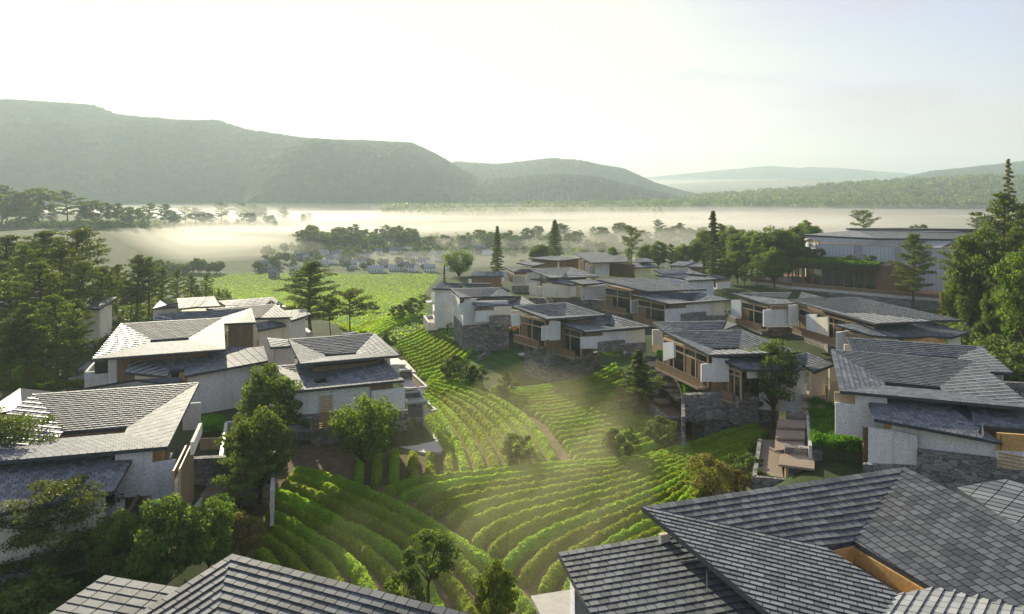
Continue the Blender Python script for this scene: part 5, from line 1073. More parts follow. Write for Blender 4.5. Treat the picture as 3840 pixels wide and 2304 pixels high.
# ------------------------------------------------------------------ tea rows
def resample(P, step):
    P = np.asarray(P, float)
    for _ in range(2):   # chaikin
        Q = [P[0]]
        for i in range(len(P)-1): Q += [P[i]*.75+P[i+1]*.25, P[i]*.25+P[i+1]*.75]
        Q.append(P[-1]); P = np.array(Q)
    d = np.concatenate([[0], np.cumsum(np.hypot(*np.diff(P, axis=0).T))]); n = max(3, int(d[-1]/step)); t = np.linspace(0, d[-1], n)
    return np.column_stack([np.interp(t, d, P[:, 0]), np.interp(t, d, P[:, 1])]), d[-1]
def curve_world(pts, ztop):    # (zone,x,y) on the ridge of the hedge
    out = []
    for zn, x, y in pts:
        p = hit(zn, x, y); zz = p.z+ztop
        for _ in range(4): q = W(zn, x, y, zz); zz = tz(q.x, q.y)+ztop
        out.append((q.x, q.y))
    return np.array(out)
ROWS = {}
def hedge(C, w, h_, dens, grp, leaf=.13, mat='tea'):
    P, L = resample(C, .35 if dens > 60 else .6); n = len(P)
    if L < 1.5: return
    T = np.gradient(P, axis=0); T /= np.hypot(*T.T)[:, None]+1e-9; N = np.column_stack([-T[:, 1], T[:, 0]]); Zg = terrain(P)
    ang = np.linspace(-.25, math.pi+.25, 9); prof = np.column_stack([np.cos(ang)*w/2, np.clip(np.sin(ang), -.05, 1)**.55 if False else np.sign(np.sin(ang))*np.abs(np.sin(ang))**.6*h_])
    ends = np.minimum(np.arange(n), np.arange(n)[::-1])*(L/n); cap = np.sqrt(np.clip(1-(1-np.clip(ends/(w*.5), 0, 1))**2, 0.02, 1))
    ph = rng.random(3)*6.28; ar = np.arange(n)*.35; sc = 1+.03*rng.normal(size=n)+.07*np.sin(ar*2.9+ph[0])*np.sin(ar*1.1+ph[1])+.05*np.sin(ar*5.3+ph[2])
    V = np.zeros((n, 9, 3))
    for k in range(9):
        off = prof[k, 0]*cap*sc+rng.normal(size=n)*.03; V[:, k, 0] = P[:, 0]+N[:, 0]*off; V[:, k, 1] = P[:, 1]+N[:, 1]*off; V[:, k, 2] = Zg+np.maximum(prof[k, 1]*(.25+.75*cap)*sc, -.1)+rng.normal(size=n)*.04
    i = np.arange(n*9).reshape(n, 9); Fq = np.stack([i[:-1, :-1].ravel(), i[:-1, 1:].ravel(), i[1:, 1:].ravel(), i[1:, :-1].ravel()], 1)
    m = int(L*dens); s_ = rng.random(m)*(n-1); i0 = s_.astype(int).clip(0, n-2); f = (s_-i0)[:, None]; kk = rng.random(m)*8; k0 = kk.astype(int).clip(0, 7); g_ = (kk-k0)[:, None]
    A = (V[i0, k0]*(1-g_)+V[i0, k0+1]*g_)*(1-f)+(V[i0+1, k0]*(1-g_)+V[i0+1, k0+1]*g_)*f
    a = ang[k0][:, None]; nr = np.column_stack([N[i0]*np.cos(a), np.sin(a)+.25]); A = A+nr*.05*rng.random((m, 1))*1.4
    Vq = quads(A, leaf, .9, nr*.6)
    me = np_mesh('tea_row', np.concatenate([V.reshape(-1, 3), Vq]), np.concatenate([Fq, np.arange(len(Vq)).reshape(-1, 4)+n*9]))
    c = P[n//2]; z = float(Zg[n//2]); me.transform(Matrix.Translation((-c[0], -c[1], -z))); o = link('tea_row', me, M[mat]); o.location = (c[0], c[1], z); tag(o, None, 'tea row'); ROWS.setdefault(grp, []).append(o); return o
def field(grp, keys, counts, w, h_, dens, leaf=.13, desc='', jit=.0):
    K = []
    for pts in keys:
        Cw = curve_world(pts, h_); K.append(resample(Cw, .5)[0])
    def norm(P, n=40):
        t = np.linspace(0, len(P)-1, n); return np.column_stack([np.interp(t, np.arange(len(P)), P[:, 0]), np.interp(t, np.arange(len(P)), P[:, 1])])
    K = [norm(k) for k in K]
    for a in range(len(K)-1):
        c = counts[a]
        for j in range(c+(1 if a == len(K)-2 else 0)):
            t = j/c; hedge(K[a]*(1-t)+K[a+1]*t, w, h_, dens, grp, leaf)
    for i, o in enumerate(ROWS[grp]): tag(o, desc.replace('#', ordn(i)), None, grp)
s5 = lambda *p: [('5', x, y) for x, y in p]; s6 = lambda *p: [('6', x, y) for x, y in p]; s9 = lambda *p: [('9', x, y) for x, y in p]
field('tea rows curving down the left', [s5((2130,410),(2300,440))+s6((0,495),(190,575),(420,675),(640,795),(870,945),(1050,1065),(1200,1215),(1400,1480)),
     s5((1990,565),(2180,640),(2400,760))+s6((0,800),(150,860),(350,970),(500,1085),(620,1240),(700,1400),(740,1500)),
     s5((1840,985),(1900,1010),(1960,1060),(2010,1140),(2040,1250),(2050,1400))], (3, 5), .95, .95, 260, .11, 'clipped tea row curving down the left slope, # from the bare track')
field('tea rows sweeping up to the right', [s6((325,575),(430,512),(700,472),(1000,442),(1400,392),(1900,358),(2180,340))+[('8', 250, 1010), ('8', 530, 925)],
     s6((785,800),(800,735),(1100,632),(1500,562),(2000,470),(2473,350))+[('8', 300, 1030), ('8', 625, 985)],
     s6((1460,1300),(1480,1220),(1640,1030),(1900,880),(2200,730),(2473,600))+[('8', 180, 1190), ('8', 500, 1090)],
     s6((1900,1400),(2000,1100),(2200,960),(2473,830))+[('8', 130, 1330), ('8', 400, 1200)]], (4, 6, 3), .85, .95, 260, .11, 'clipped tea row sweeping up right, # from the upright rows')
field('upright tea rows in the middle', [s9((905,1275),(850,1085),(770,945),(690,825),(600,740)), s9((1548,1200),(1440,1000),(1290,850),(1100,735),(850,655),(615,618))], (6,), .9, .9, 240, .11, 'sunlit tea row fanning towards the viewer in the middle, # from the plaza')
for k, (x1, y1, x2, y2) in enumerate(((150,1120,130,1340),(270,1110,250,1330),(385,1105,380,1320),(515,1125,520,1330),(645,1128,648,1320),(775,1108,778,1300))): hedge(np.array([curve_world([('9', x1, y1)], 1.1)[0], curve_world([('9', (x1+x2)/2, (y1+y2)/2)], 1.1)[0], curve_world([('9', x2, y2)], 1.1)[0]]), 1.0, .95, 220, 'short rows', .11)
hedge(curve_world(s9((630,870),(690,950),(740,1020),(785,1090)), 1.1), 1.0, 1.0, 140, 'short rows', .14)
for i, o in enumerate(ROWS['short rows']): tag(o, 'short tea row below the plaza, %s from the leafy tree' % ordn(i), None, 'short tea rows below the plaza')
field('terraced tea rows on the right slope', [s9((1680,1185),(1800,1150),(1950,1135),(2250,1090),(2420,1000)), s9((1480,915),(1650,900),(1850,860),(2050,820),(2250,900)), s9((1080,672),(1300,690),(1600,640),(1850,590),(1990,500))], (8, 11), .75, .75, 170, .12, 'tea row stepping up the shaded right slope, # from the bottom')
field('curved far tea rows', [s9((380,345),(500,300),(600,250)), s9((570,590),(720,560),(860,480),(960,385))], (12,), .75, .7, 120, .13, 'thin tea row on the bend below the white rimmed terraces, # from the top')
field('outermost tea rows', [[('J', 930, 850), ('J', 1150, 800), ('J', 1400, 755)], [('J', 1080, 915), ('J', 1350, 860), ('J', 1560, 790), ('J', 1690, 735)]], (9,), .7, .5, 60, .18, 'faint tea row at the near rim of the green field, # from the far side')
field('lower bend tea rows', [s9((640,610),(740,570),(850,590)), s9((850,640),(950,610),(1020,640))], (4,), 1.2, 1.1, 120, .15, 'rounded tea row by the two bushy little trees, # from the left')
# continuous low crop of the green field: rows too many to count
def far_rows():
    Vs = []
    for i in range(69):
        y0 = 128+i*3.6
        xl, xr = -.40*y0-8, -.095*y0+2; xsn = np.arange(xl, xr, 1.1); n = len(xsn); yy = y0+6*np.sin(xsn*.05+1.5)+.12*(xsn+30)
        P = np.column_stack([xsn, yy]); k = poly_sd(P, VALP) < -1; P = P[k]
        if len(P): Vs.append(np.column_stack([P, terrain(P)+.12]))
    C = np.concatenate(Vs); C = np.repeat(C, 13, 0)+rng.normal(size=(len(C)*13, 3))*np.array([.55, .8, .05]); return quads(C, .3, 1, np.array([0, 0, 1.]))
o = link('field_crop', quad_mesh('field_crop', far_rows()), M['tea']); tag(o, 'low green crop filling the field before the village', None, None, 'stuff')

# ------------------------------------------------------------------ village
M['vwall'] = mat_plain('village_white_wall', (.8, .79, .76), .8, .3, .15, .5); M['vgrey'] = mat_plain('village_grey_wall', (.3, .28, .26), .8, .3, .2, .5); M['vroof'] = mat_plain('village_roof', (.16, .17, .19), .6, .4, .3, 1.2); M['vroof2'] = mat_plain('village_pale_roof', (.34, .36, .38), .6, .4, .3, 1.2)
def vproto(wd, dp, ht, wall, roof, storeys):
    root = empty('village_house', (0, 0, 0), None, 'house'); m = MB(); m.box((0, 0, ht/2), (wd, dp, ht)); m.add([(-wd/2, -dp/2, ht), (-wd/2, dp/2, ht), (-wd/2, 0, ht+dp*.3), (wd/2, -dp/2, ht), (wd/2, dp/2, ht), (wd/2, 0, ht+dp*.3)], [(0, 2, 1), (3, 4, 5)]); m.build('wall', M[wall], root)
    m = MB(); e = .5
    for s_ in (-1, 1):
        m.add([(-wd/2-e, s_*(dp/2+e), ht-.3*e*2), (wd/2+e, s_*(dp/2+e), ht-.3*e*2), (wd/2+e, 0, ht+dp*.3+.1), (-wd/2-e, 0, ht+dp*.3+.1), (-wd/2-e, s_*(dp/2+e), ht-.3*e*2+.25), (wd/2+e, s_*(dp/2+e), ht-.3*e*2+.25), (wd/2+e, 0, ht+dp*.3+.35), (-wd/2-e, 0, ht+dp*.3+.35)], [(0, 3, 2, 1), (4, 5, 6, 7), (0, 1, 5, 4), (0, 4, 7, 3), (1, 2, 6, 5)])
    m.build('roof', M[roof], root)
    nw = max(2, int(wd/2.4))
    for s_ in range(storeys):
        for i in range(nw):
            x = -wd/2+wd*(i+.5)/nw; m = MB(); m.box((x, -dp/2-.03, 1.5+s_*2.9), (1.2, .12, 1.4)); m.build('window', M['glass'], root)
    return root
VP = [vproto(9, 7, 5.8, 'vwall', 'vroof', 2), vproto(13, 7, 3.6, 'vwall', 'vroof2', 1), vproto(8, 6, 6.2, 'vgrey', 'vroof', 2), vproto(11, 8, 5.6, 'vwall', 'vroof2', 2)]
def copy_tree(o, parent=None):
    c = o.copy(); COL.objects.link(c); c.parent = parent
    for ch in o.children: copy_tree(ch, c)
    return c
used = set(); VR = {}
def vhouse(k, x, y, rz, row, sc=1.0):
    p = hit('J', x, y); o = VP[k] if k not in used else copy_tree(VP[k]); used.add(k); o.location = (p.x, p.y, p.z-.2); o.rotation_euler = (0, 0, rz); sc *= .6*random.uniform(.85, 1.15); o.scale = (sc, sc, sc); VR.setdefault(row, []).append(o)
for k, x, y, rz in ((2,315,400,-.2),(3,520,375,.1),(1,1262,350,0.02),(0,1520,330,.5),(3,1760,348,.05),(0,1590,340,-.3),(2,215,330,.2),(1,1440,335,.2)): vhouse(k, x, y, rz, 'front')
for k, x, y, rz in ((0,1140,300,.3),(1,740,290,.1),(2,640,285,.4),(0,850,280,-.2),(2,960,290,.1),(3,1030,310,.5),(2,1340,300,.1),(0,1830,250,.6),(3,1960,330,.1),(1,320,305,-.1),(2,1480,285,.3),(0,1700,300,-.4)): vhouse(k, x, y, rz, 'second', .95)
for k, x, y, rz in ((0,700,190,.4),(3,780,200,-.1),(0,890,220,.2),(2,560,240,.1),(1,650,235,.3),(2,1480,175,.2),(0,1640,190,.5),(3,1560,180,-.2),(2,1720,190,.1),(0,1290,185,.3),(1,1780,195,0),(2,830,240,.4),(0,1420,180,.1),(2,1090,240,.1),(3,930,200,.4),(0,1180,235,-.3),(2,1560,235,.2),(0,1640,245,.1)): vhouse(k, x, y, rz, 'third', .95)
for k, x, y, rz in ((0,990,130,.2),(2,1040,140,-.2),(3,1100,115,.1),(1,920,130,.3),(2,2210,185,.1),(1,2300,190,-.1)): vhouse(k, x, y, rz, 'top', 1.1)
for row, lab in (('front', 'village house in the front row at the field edge, # from the left'), ('second', 'village house in the second row from the field, # from the left'), ('third', 'village house in the third row back, # from the left'), ('top', 'small village house in the farthest row, # from the left')): order(VR[row], lab, 'village houses')

# ------------------------------------------------------------------ people
M['skin'] = mat_plain('skin', (.45, .28, .2), .6); M['cl0'] = mat_plain('white_cloth', (.7, .7, .7), .8); M['cl1'] = mat_plain('red_cloth', (.5, .04, .03), .8); M['cl2'] = mat_plain('navy_cloth', (.03, .05, .1), .8); M['cl3'] = mat_plain('grey_cloth', (.2, .2, .22), .8); M['hair'] = mat_plain('black_hair', (.02, .015, .012), .6)
def person_mesh(seed, sit=False):
    r = np.random.default_rng(seed); st = .12+.1*r.random(); a = .25*r.random()
    J = [(0,0,.95),(0,0,1.15),(0,0,1.42),(0,0,1.52),(0,.01,1.64),(0,0,1.74), (.1,0,.92),(.11,-st,.5),(.11,-st*.4,.06),(.11,-st*.4-.16,.03), (-.1,0,.92),(-.11,st,.5),(-.11,st*1.3,.08),(-.11,st*1.3-.16,.03), (.19,0,1.4),(.25,-.05,1.13),(.24,-.16-a,.9),(-.19,0,1.4),(-.25,.05,1.13),(-.24,-.08,.88)]
    E = [(0,1),(1,2),(2,3),(3,4),(4,5),(0,6),(6,7),(7,8),(8,9),(0,10),(10,11),(11,12),(12,13),(2,14),(14,15),(15,16),(2,17),(17,18),(18,19)]
    rad = [.14,.13,.14,.055,.095,.07,.09,.065,.045,.04,.09,.065,.045,.04,.06,.045,.035,.06,.045,.035]
    me = bpy.data.meshes.new('person'); me.from_pydata([Vector(j) for j in J], E, []); ob = bpy.data.objects.new('tmp', me); COL.objects.link(ob); sk = ob.modifiers.new('s', 'SKIN')
    for v, q in zip(me.skin_vertices[0].data, rad): v.radius = (q, q*.8)
    me.skin_vertices[0].data[0].use_root = True; ob.modifiers.new('u', 'SUBSURF').levels = 1
    dg = bpy.context.evaluated_depsgraph_get(); out = bpy.data.meshes.new_from_object(ob.evaluated_get(dg)); bpy.data.objects.remove(ob); return out
PM = [person_mesh(1), person_mesh(2), person_mesh(3)]
def person(loc, cl, lg, label, grp=None, k=0, rz=0):
    me = PM[k % 3].copy(); me.materials.clear(); [me.materials.append(M[x]) for x in ('skin', cl, lg, 'hair')]
    for p in me.polygons:
        z = p.center.z; p.material_index = 3 if (z > 1.68 or (z > 1.57 and p.center.y > .04)) else 0 if (z > 1.47 or (abs(p.center.x) > .2 and z < 1.15)) else 1 if z > .93 else 2
    o = link('person', me); o.location = loc; o.rotation_euler = (0, 0, rz); tag(o, label, 'person', grp)
def on_terrace(x, y, z=3.62): return W('I', x, y, z)
PP = [(205,668,'cl0','cl2','person in white at the left end of the hall terrace'),(218,670,'cl2','cl0','person in navy behind the white clad one at the left end of the hall terrace'),(252,664,'cl1','cl2','person in red standing by the seats on the hall terrace'),(270,650,'cl0','cl2','person in white in the middle of the terrace group'),(285,668,'cl2','cl3','person in navy in front of the terrace group'),(300,655,'cl3','cl0','person in grey with white trousers in the terrace group'),(312,648,'cl1','cl2','person in red at the back of the terrace group'),(350,672,'cl2','cl2','person all in navy by the pale counter'),(458,640,'cl0','cl2','person in white behind the counter, beside the pavilion corner'),
      (590,692,'cl2','cl3','person in navy at the left of the group inside the glazed pavilion'),(602,688,'cl1','cl2','person in red inside the glazed pavilion'),(614,696,'cl0','cl2','person in white at the front of the pavilion group'),(626,690,'cl3','cl2','person in grey inside the glazed pavilion'),(640,694,'cl1','cl3','person in red and grey at the right of the pavilion group'),(652,688,'cl2','cl0','person in navy with white trousers at the right end of the pavilion group')]
for i, (x, y, a_, b_, l_) in enumerate(PP): person(on_terrace(x, y, 3.75 if x > 560 else 3.62), a_, b_, l_, 'visitors at the hall', i, i*1.3)
p = W('G', 2418, 600, 3.0); person((p.x, p.y, tz(p.x, p.y)), 'cl1', 'cl1', 'person in red on the shaded path at the right', None, 1, .5)
p = W('H', 2372, 700, 3.0); person((p.x, p.y, tz(p.x, p.y)), 'cl0', 'cl3', 'person in white on the lawn beside the cream walled house', None, 2, 2)
m = MB()
for i, (x, y) in enumerate(((265,676),(300,672),(330,680),(320,664))):
    q = on_terrace(x, y); m = MB(); m.box((0, 0, .42), (1.5, .6, .08)); m.box((-.6, 0, .2), (.08, .5, .4)); m.box((.6, 0, .2), (.08, .5, .4)); o = m.build('bench', M['trim']); o.location = q; tag(o, 'low white bench on the hall terrace, %s from the left' % ordn(i), 'bench', 'benches on the hall terrace')

# ------------------------------------------------------------------ hills
def mat_hill(name, lo, hi, sc):
    m, nt, out = newmat(name); v = coords(nt); n1 = noise_t(nt, v, sc, 8, .7); n2 = noise_t(nt, v, sc*.08, 4)
    c = ramp(nt, math_n(nt, 'ADD', math_n(nt, 'MULTIPLY', n1, .7), math_n(nt, 'MULTIPLY', n2, .3)), [(.38, lo), (.58, hi)]); principled(nt, out, c, .95, .1, bump(nt, n1, 1, 6)); return m
M['hill'] = mat_hill('forested_slope', (.02, .05, .03), (.06, .1, .055), .05)
def hill(name, sil, Y0, Y1, zb, label, nu=360, nt_=90, tree_h=5.0, gully=.12, mat='hill', back=.5, seed=0, f0=.0):
    sil = np.array(sil, float); us = np.linspace(sil[0, 0], sil[-1, 0], nu); vt = np.interp(us, sil[:, 0], sil[:, 1]); t = np.concatenate([np.linspace(0, 1, nt_), 1+np.linspace(0, back, 12)[1:]])
    zr = CZ+(450-vt)/1700*Y1; V = np.zeros((len(t), nu, 3)); rr = np.random.default_rng(seed)
    for i, tt in enumerate(t):
        Y = Y0+(Y1-Y0)*tt; f = sstep(0, 1, min(tt, 1)*.93+.0) if tt <= 1 else 1-(tt-1)/back*.8
        f = (.5-.5*math.cos(math.pi*min(tt, 1)**.85)) if tt <= 1 else f
        X = (us-1237)/1700*Y1
        g = np.array([noise.fractal(Vector((x*.004+seed, Y*.0022, seed)), .8, 2.1, 4) for x in X]); fall = math.sin(math.pi*min(tt, 1)**.8)*(1-.75*min(tt, 1))
        V[i, :, 0] = X; V[i, :, 1] = Y+g*60*fall; V[i, :, 2] = zb+(zr-zb)*f+(zr-zb)*g*gully*2.4*fall+rr.random(nu)*tree_h*(1 if tt > .05 else 0)
    i = np.arange(len(t)*nu).reshape(len(t), nu); Fq = np.stack([i[:-1, :-1].ravel(), i[:-1, 1:].ravel(), i[1:, 1:].ravel(), i[1:, :-1].ravel()], 1)
    o = link(name, np_mesh(name, V.reshape(-1, 3), Fq, False), M[mat]); tag(o, label, None, None, 'structure'); return V
hill('mountain', [(-500,215),(-200,240),(0,247),(100,254),(230,261),(290,284),(400,294),(460,305),(530,297),(600,320),(700,334),(740,341),(850,346),(1000,353),(1050,376),(1100,405),(1160,440),(1260,475)], 1100, 1750, -15, 'long wooded mountain on the left', 560, 120, 8, gully=.2)
hill('hills', [(980,420),(1100,396),(1200,402),(1330,388),(1400,392),(1450,405),(1500,413),(1560,442),(1650,470),(1750,490)], 1750, 2300, -15, 'second wooded ridge behind the mountain foot', 300, 60, 9, seed=3)
hill('hills', [(1000,455),(1150,440),(1350,425),(1430,430),(1500,446),(1600,472),(1680,490)], 1300, 1650, -14, 'low wooded spur in the middle distance', 280, 60, 6, seed=5)
V1 = hill('hills', [(1250,506),(1380,503),(1500,496),(1600,492),(1750,479),(1900,470),(2000,457),(2150,449),(2300,441),(2474,438),(2800,425),(3300,400)], 1150, 1650, -12, 'bushy ridge behind the hall', 420, 70, 7, seed=7)
hill('hills', [(2050,455),(2150,438),(2250,416),(2350,406),(2474,392),(2700,370),(3200,330)], 1900, 2600, -12, 'higher pale ridge at the right', 300, 60, 6, seed=9)
hill('hills', [(1450,448),(1560,432),(1640,424),(1750,413),(1850,404),(1930,409),(1960,406),(2080,414),(2200,425),(2400,440)], 4200, 5200, -20, 'faint far mountains on the horizon', 240, 30, 10, seed=11)
hill('hills', [(1500,462),(1620,448),(1720,443),(1850,440),(1950,436),(2080,441),(2200,450)], 2700, 3300, -20, 'faint lower hills before the far mountains', 200, 30, 9, seed=13)
# woods that read as one mass
def wood(name, label, pts, leaf, per, r_, mat='pine'):
    pts = np.asarray(pts); cen = pts+np.array([0, 0, 1])*r_*.7; P, N = blobs(cen, np.full((len(cen), 3), r_)*(.6+.7*rng.random((len(cen), 1))), per, rng, .7)
    P[:, 2] = np.maximum(P[:, 2], cen[:, 2].repeat(per)-r_*1.2); o = link(name, quad_mesh(name, quads(P, leaf, 1, N)), M[mat]); tag(o, label, None, None, 'stuff')
sel = V1[4:72].reshape(-1, 3); sel = sel[rng.random(len(sel)) < .16]; wood('woods', 'scrubby wood covering the ridge behind the hall', sel, 3.6, 26, 7.0)
L1 = []
for i in range(900):
    u = rng.uniform(930, 1640); v = 519-5*(u-930)/700+rng.normal()*3; Y = 46*1700/(v-450)*rng.uniform(.97, 1.03); L1.append(((u-1237)/1700*Y, Y, tz((u-1237)/1700*Y, Y)))
wood('woods', 'long dark line of trees between two mist layers', L1, 3.2, 34, 9.0)
L1 = []
for i in range(700):
    u = rng.uniform(700, 1900); v = rng.uniform(570, 612); Y = 46*1700/(v-450); L1.append(((u-1237)/1700*Y, Y, tz((u-1237)/1700*Y, Y)))
wood('woods', 'low scrub in the mist behind the village and the far roofs', L1, 1.1, 26, 2.2)
L1 = []
for i in range(420):
    u = rng.uniform(-40, 720); v = 547+rng.normal()*3; p = hit('0', u, v); L1.append(tuple(p))
wood('woods', 'low scrub at the foot of the trees on the misty rise', L1, 1.0, 26, 2.0)
L1 = []
for i in range(500):
    p = W('0', rng.uniform(-20, 560), rng.uniform(700, 870), 2.0); L1.append((p.x, p.y, tz(p.x, p.y)))
wood('undergrowth', 'dark undergrowth beneath the left pine grove', L1, .5, 34, 1.2)
L1 = []
for i in range(420):
    p = W('0', rng.uniform(2260, 2520), rng.uniform(700, 930), 3.0); L1.append((p.x, p.y, tz(p.x, p.y)))
wood('undergrowth', 'dark undergrowth beneath the right edge grove', L1, .5, 34, 1.3)

# ------------------------------------------------------------------ air
def volmat(name, col, dens, an=.35):
    m = bpy.data.materials.new(name); m.use_nodes = True; nt = m.node_tree; nt.nodes.clear(); out = nt.nodes.new('ShaderNodeOutputMaterial'); v = nt.nodes.new('ShaderNodeVolumePrincipled')
    v.inputs['Color'].default_value = (*col, 1); v.inputs['Density'].default_value = dens; v.inputs['Anisotropy'].default_value = an; nt.links.new(v.outputs[0], out.inputs['Volume']); return m
HAZE = MB(); HAZE.box((0, 2600, 145), (13000, 6400, 340)); hz = HAZE.build('haze', volmat('thin_morning_air', (.73, .90, .95), .00023, .3)); tag(hz, None, None, None, 'stuff')
def bank(cx, cy, cz, rx, ry, rz_, rot, seed, dens, label, col=(1, .95, .86), an=.45):
    n1, n2 = 40, 16; V = []
    for i in range(n2+1):
        th_ = math.pi*i/n2
        for j in range(n1):
            ph = 2*math.pi*j/n1; d = Vector((math.sin(th_)*math.cos(ph), math.sin(th_)*math.sin(ph), math.cos(th_))); k = 1+.38*noise.noise(Vector((d.x*2.2+seed, d.y*2.2, seed)))+.15*noise.noise(Vector((d.x*6, d.y*6, seed*2)))
            x, y = d.x*rx*k, d.y*ry*k; V.append((x*math.cos(rot)-y*math.sin(rot), x*math.sin(rot)+y*math.cos(rot), d.z*rz_*(.7+.5*k)))
    Fq = [(i*n1+j, i*n1+(j+1) % n1, (i+1)*n1+(j+1) % n1, (i+1)*n1+j) for i in range(n2) for j in range(n1)]
    me = bpy.data.meshes.new('mist_bank'); me.from_pydata(V, [], [f[::-1] for f in Fq]); o = link('mist_bank', me, volmat('mist', col, dens, an)); o.location = (cx, cy, cz); tag(o, label, None, None, 'stuff'); return o
def bank_px(u, v, z, rx, ry, rz_, rot, seed, dens, label, **k):
    p = W('0', u, v, z); return bank(p.x, p.y, z, rx, ry, rz_, rot, seed, dens, label, **k)
for cx, cy, cz, rx, ry, rz_, rot, sd0, dens, lab in (
  (-290, 430, -6, 170, 45, 9, -.06, 1, .0040, 'creamy mist bank on the left behind the pines'),
  (-300, 560, -10, 260, 60, 9, .04, 2, .0022, 'long creamy mist bank drifting left of the village'),
  (-120, 700, -13, 260, 60, 8, .05, 12, .0022, 'mist bank dissolving above the village'),
  (-260, 900, -12, 620, 120, 8, 0, 3, .0015, 'wide mist layer below the mountain'),
  (180, 1000, -12, 620, 120, 10, .02, 13, .0015, 'mist layer in the middle of the plain'),
  (360, 680, -11, 560, 90, 10, .03, 4, .0022, 'wide mist layer behind the far roofs'),
  (560, 860, -9, 620, 90, 9, -.03, 17, .0018, 'mist layer below the bushy ridge'),
  (500, 1250, -13, 1700, 200, 12, .0, 5, .0008, 'far bright mist layer at the foot of the hills'),
  (-500, 1120, -10, 1200, 200, 10, .0, 15, .0008, 'thin veil over the foot of the mountain'),
  (1100, 3000, -10, 2200, 500, 60, .0, 16, .0006, 'thin veil before the faint far hills'),
  (250, 500, -8, 230, 60, 8, .1, 6, .0035, 'mist behind the hall and the far roofs')):
    bank(cx, cy, cz, rx, ry, rz_, rot, sd0, dens, lab, col=(1, .97, .92))
for x, y, z, rx, ry, rz_, rot, sd0, dens in ((3, 60, 1.0, 9, 17, 2.0, -.40, 21, .008), (6.5, 68, 1.8, 2.4, 17, 2.6, -.42, 22, .012), (1, 66, 1.5, 2.0, 16, 2.4, -.42, 23, .012), (-4, 70, 1.6, 2.4, 15, 2.2, -.42, 24, .010), (9.5, 62, 1.5, 2.0, 13, 2.2, -.42, 30, .010), (4, 54, .8, 2.2, 12, 2.0, -.42, 31, .012),
    (7, 90, 2.6, 6, 19, 3.2, -.42, 25, .003), (-3, 88, 2.2, 4, 15, 2.6, -.4, 26, .004), (11, 80, 2.3, 2.2, 15, 3.0, -.42, 27, .007), (4, 82, 2.6, 1.8, 16, 3.2, -.42, 29, .008), (1, 74, 1.6, 17, 36, 3.6, -.3, 28, .0045)):
    bank(x, y, z, rx, ry, rz_, rot, sd0, dens*(1.0 if y < 84 else .7), 'thin mist over the tea rows, coloured and drawn out like golden sunbeams', col=(1, .94, .62), an=.5)  # narrow banks stretched as light shafts; sunlit gold put into the mist colour

rs = np.random.default_rng(5)
for i in range(18):
    Y = rs.uniform(420, 1150); u = rs.uniform(150, 1900); X = (u-1237)/1700*Y
    bank(X, Y, tz(X, Y)+rs.uniform(3, 9), Y*rs.uniform(.14, .3), Y*.035, Y*rs.uniform(.004, .007), rs.uniform(-.1, .15), 40+i, 3.2/Y, 'thin wisp of mist drifting over the plain', col=(1, .97, .92))

for i in range(12):
    Y = rs.uniform(380, 950); u = rs.uniform(100, 2100); X = (u-1237)/1700*Y
    bank(X, Y, tz(X, Y)+rs.uniform(2, 8), Y*rs.uniform(.12, .25), Y*.05, Y*rs.uniform(.010, .016), rs.uniform(-.1, .15), 70+i, 1.3/Y, 'soft billow of mist over the plain', col=(1, .97, .90))
# ------------------------------------------------------------------ world and light
SUN_AZ, SUN_EL = R(-25), R(20)
w = bpy.data.worlds.new('World'); scene.world = w; w.use_nodes = True; nt = w.node_tree; bg = nt.nodes['Background']
sky = nt.nodes.new('ShaderNodeTexSky'); sky.sky_type = 'NISHITA'; sky.sun_disc = False; sky.sun_elevation = SUN_EL; sky.sun_rotation = SUN_AZ
sky.air_density = 1.2; sky.dust_density = 2.2; sky.ozone_density = 2.0; sky.altitude = 300
gm = nt.nodes.new('ShaderNodeGamma'); gm.inputs[1].default_value = .72; nt.links.new(sky.outputs[0], gm.inputs[0])
tint = nt.nodes.new('ShaderNodeMix'); tint.data_type = 'RGBA'; tint.blend_type = 'MULTIPLY'; tint.inputs[0].default_value = 1; tint.inputs[7].default_value = (1.0, .905, 1.03, 1)
nt.links.new(gm.outputs[0], tint.inputs[6]); 
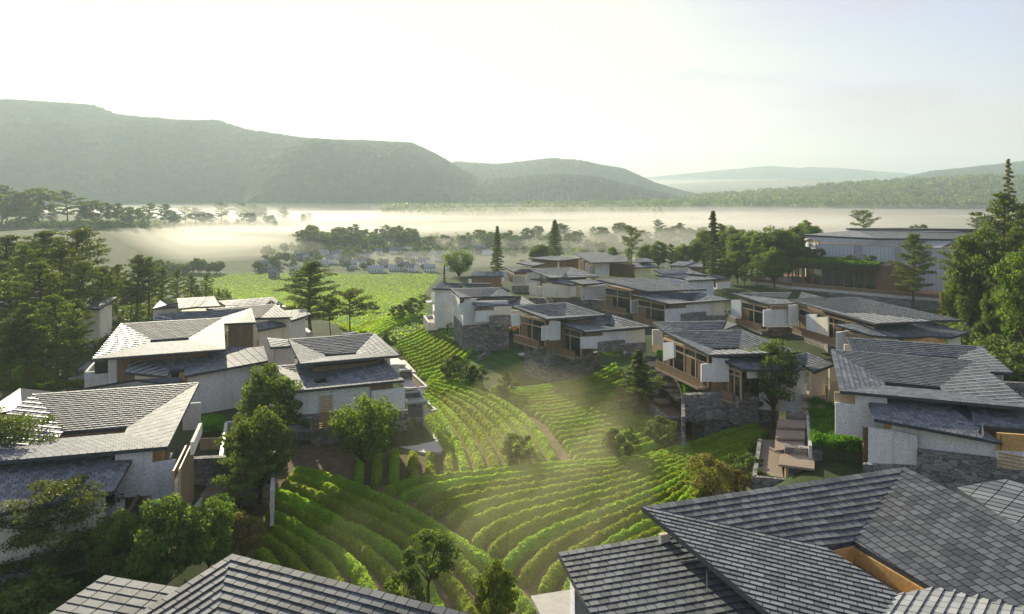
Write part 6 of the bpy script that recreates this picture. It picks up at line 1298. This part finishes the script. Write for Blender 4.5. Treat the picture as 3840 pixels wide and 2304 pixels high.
wt = nt.nodes.new('ShaderNodeTexCoord'); wm = nt.nodes.new('ShaderNodeMapping'); wm.inputs['Scale'].default_value = (1, 1, 3.2); wm.inputs['Rotation'].default_value = (0, .35, 0); nt.links.new(wt.outputs['Generated'], wm.inputs[0])
wn = nt.nodes.new('ShaderNodeTexNoise'); wn.inputs['Scale'].default_value = 2.6; wn.inputs['Detail'].default_value = 7; wn.inputs['Roughness'].default_value = .5; wn.inputs['Distortion'].default_value = .6; nt.links.new(wm.outputs[0], wn.inputs['Vector'])
wr = nt.nodes.new('ShaderNodeMapRange'); wr.inputs[1].default_value = .45; wr.inputs[2].default_value = .66; wr.inputs[4].default_value = .75; nt.links.new(wn.outputs['Fac'], wr.inputs[0])
cl = nt.nodes.new('ShaderNodeMix'); cl.data_type = 'RGBA'; nt.links.new(wr.outputs[0], cl.inputs[0]); nt.links.new(tint.outputs[2], cl.inputs[6]); cl.inputs[7].default_value = (2.6, 2.35, 2.55, 1)
dk = nt.nodes.new('ShaderNodeMix'); dk.data_type = 'RGBA'; dk.blend_type = 'DARKEN'; dk.inputs[0].default_value = 1; nt.links.new(cl.outputs[2], dk.inputs[6]); dk.inputs[7].default_value = (3.66, 3.5, 3.2, 1)
nt.links.new(dk.outputs[2], bg.inputs[0]); bg.inputs[1].default_value = .145
sd_ = bpy.data.lights.new('sun', 'SUN'); sd_.energy = 5; sd_.angle = R(.6); sd_.color = (1, .9, .66)
so = bpy.data.objects.new('sun', sd_); COL.objects.link(so)
dv = Vector((math.sin(SUN_AZ)*math.cos(SUN_EL), math.cos(SUN_AZ)*math.cos(SUN_EL), math.sin(SUN_EL)))
so.rotation_euler = dv.to_track_quat('Z', 'Y').to_euler(); so.location = (0, 0, 200)
vs = scene.view_settings; vs.view_transform = 'Standard'; vs.look = 'None'; vs.gamma = 1; vs.exposure = 0.9
cy = scene.cycles; cy.max_bounces = 6; cy.diffuse_bounces = 3; cy.glossy_bounces = 3; cy.transmission_bounces = 4; cy.transparent_max_bounces = 64; cy.volume_bounces = 0
cy.use_denoising = True; cy.sample_clamp_indirect = 6; cy.caustics_reflective = False; cy.caustics_refractive = False
try: cy.use_adaptive_sampling = True; cy.adaptive_threshold = .02
except Exception: pass
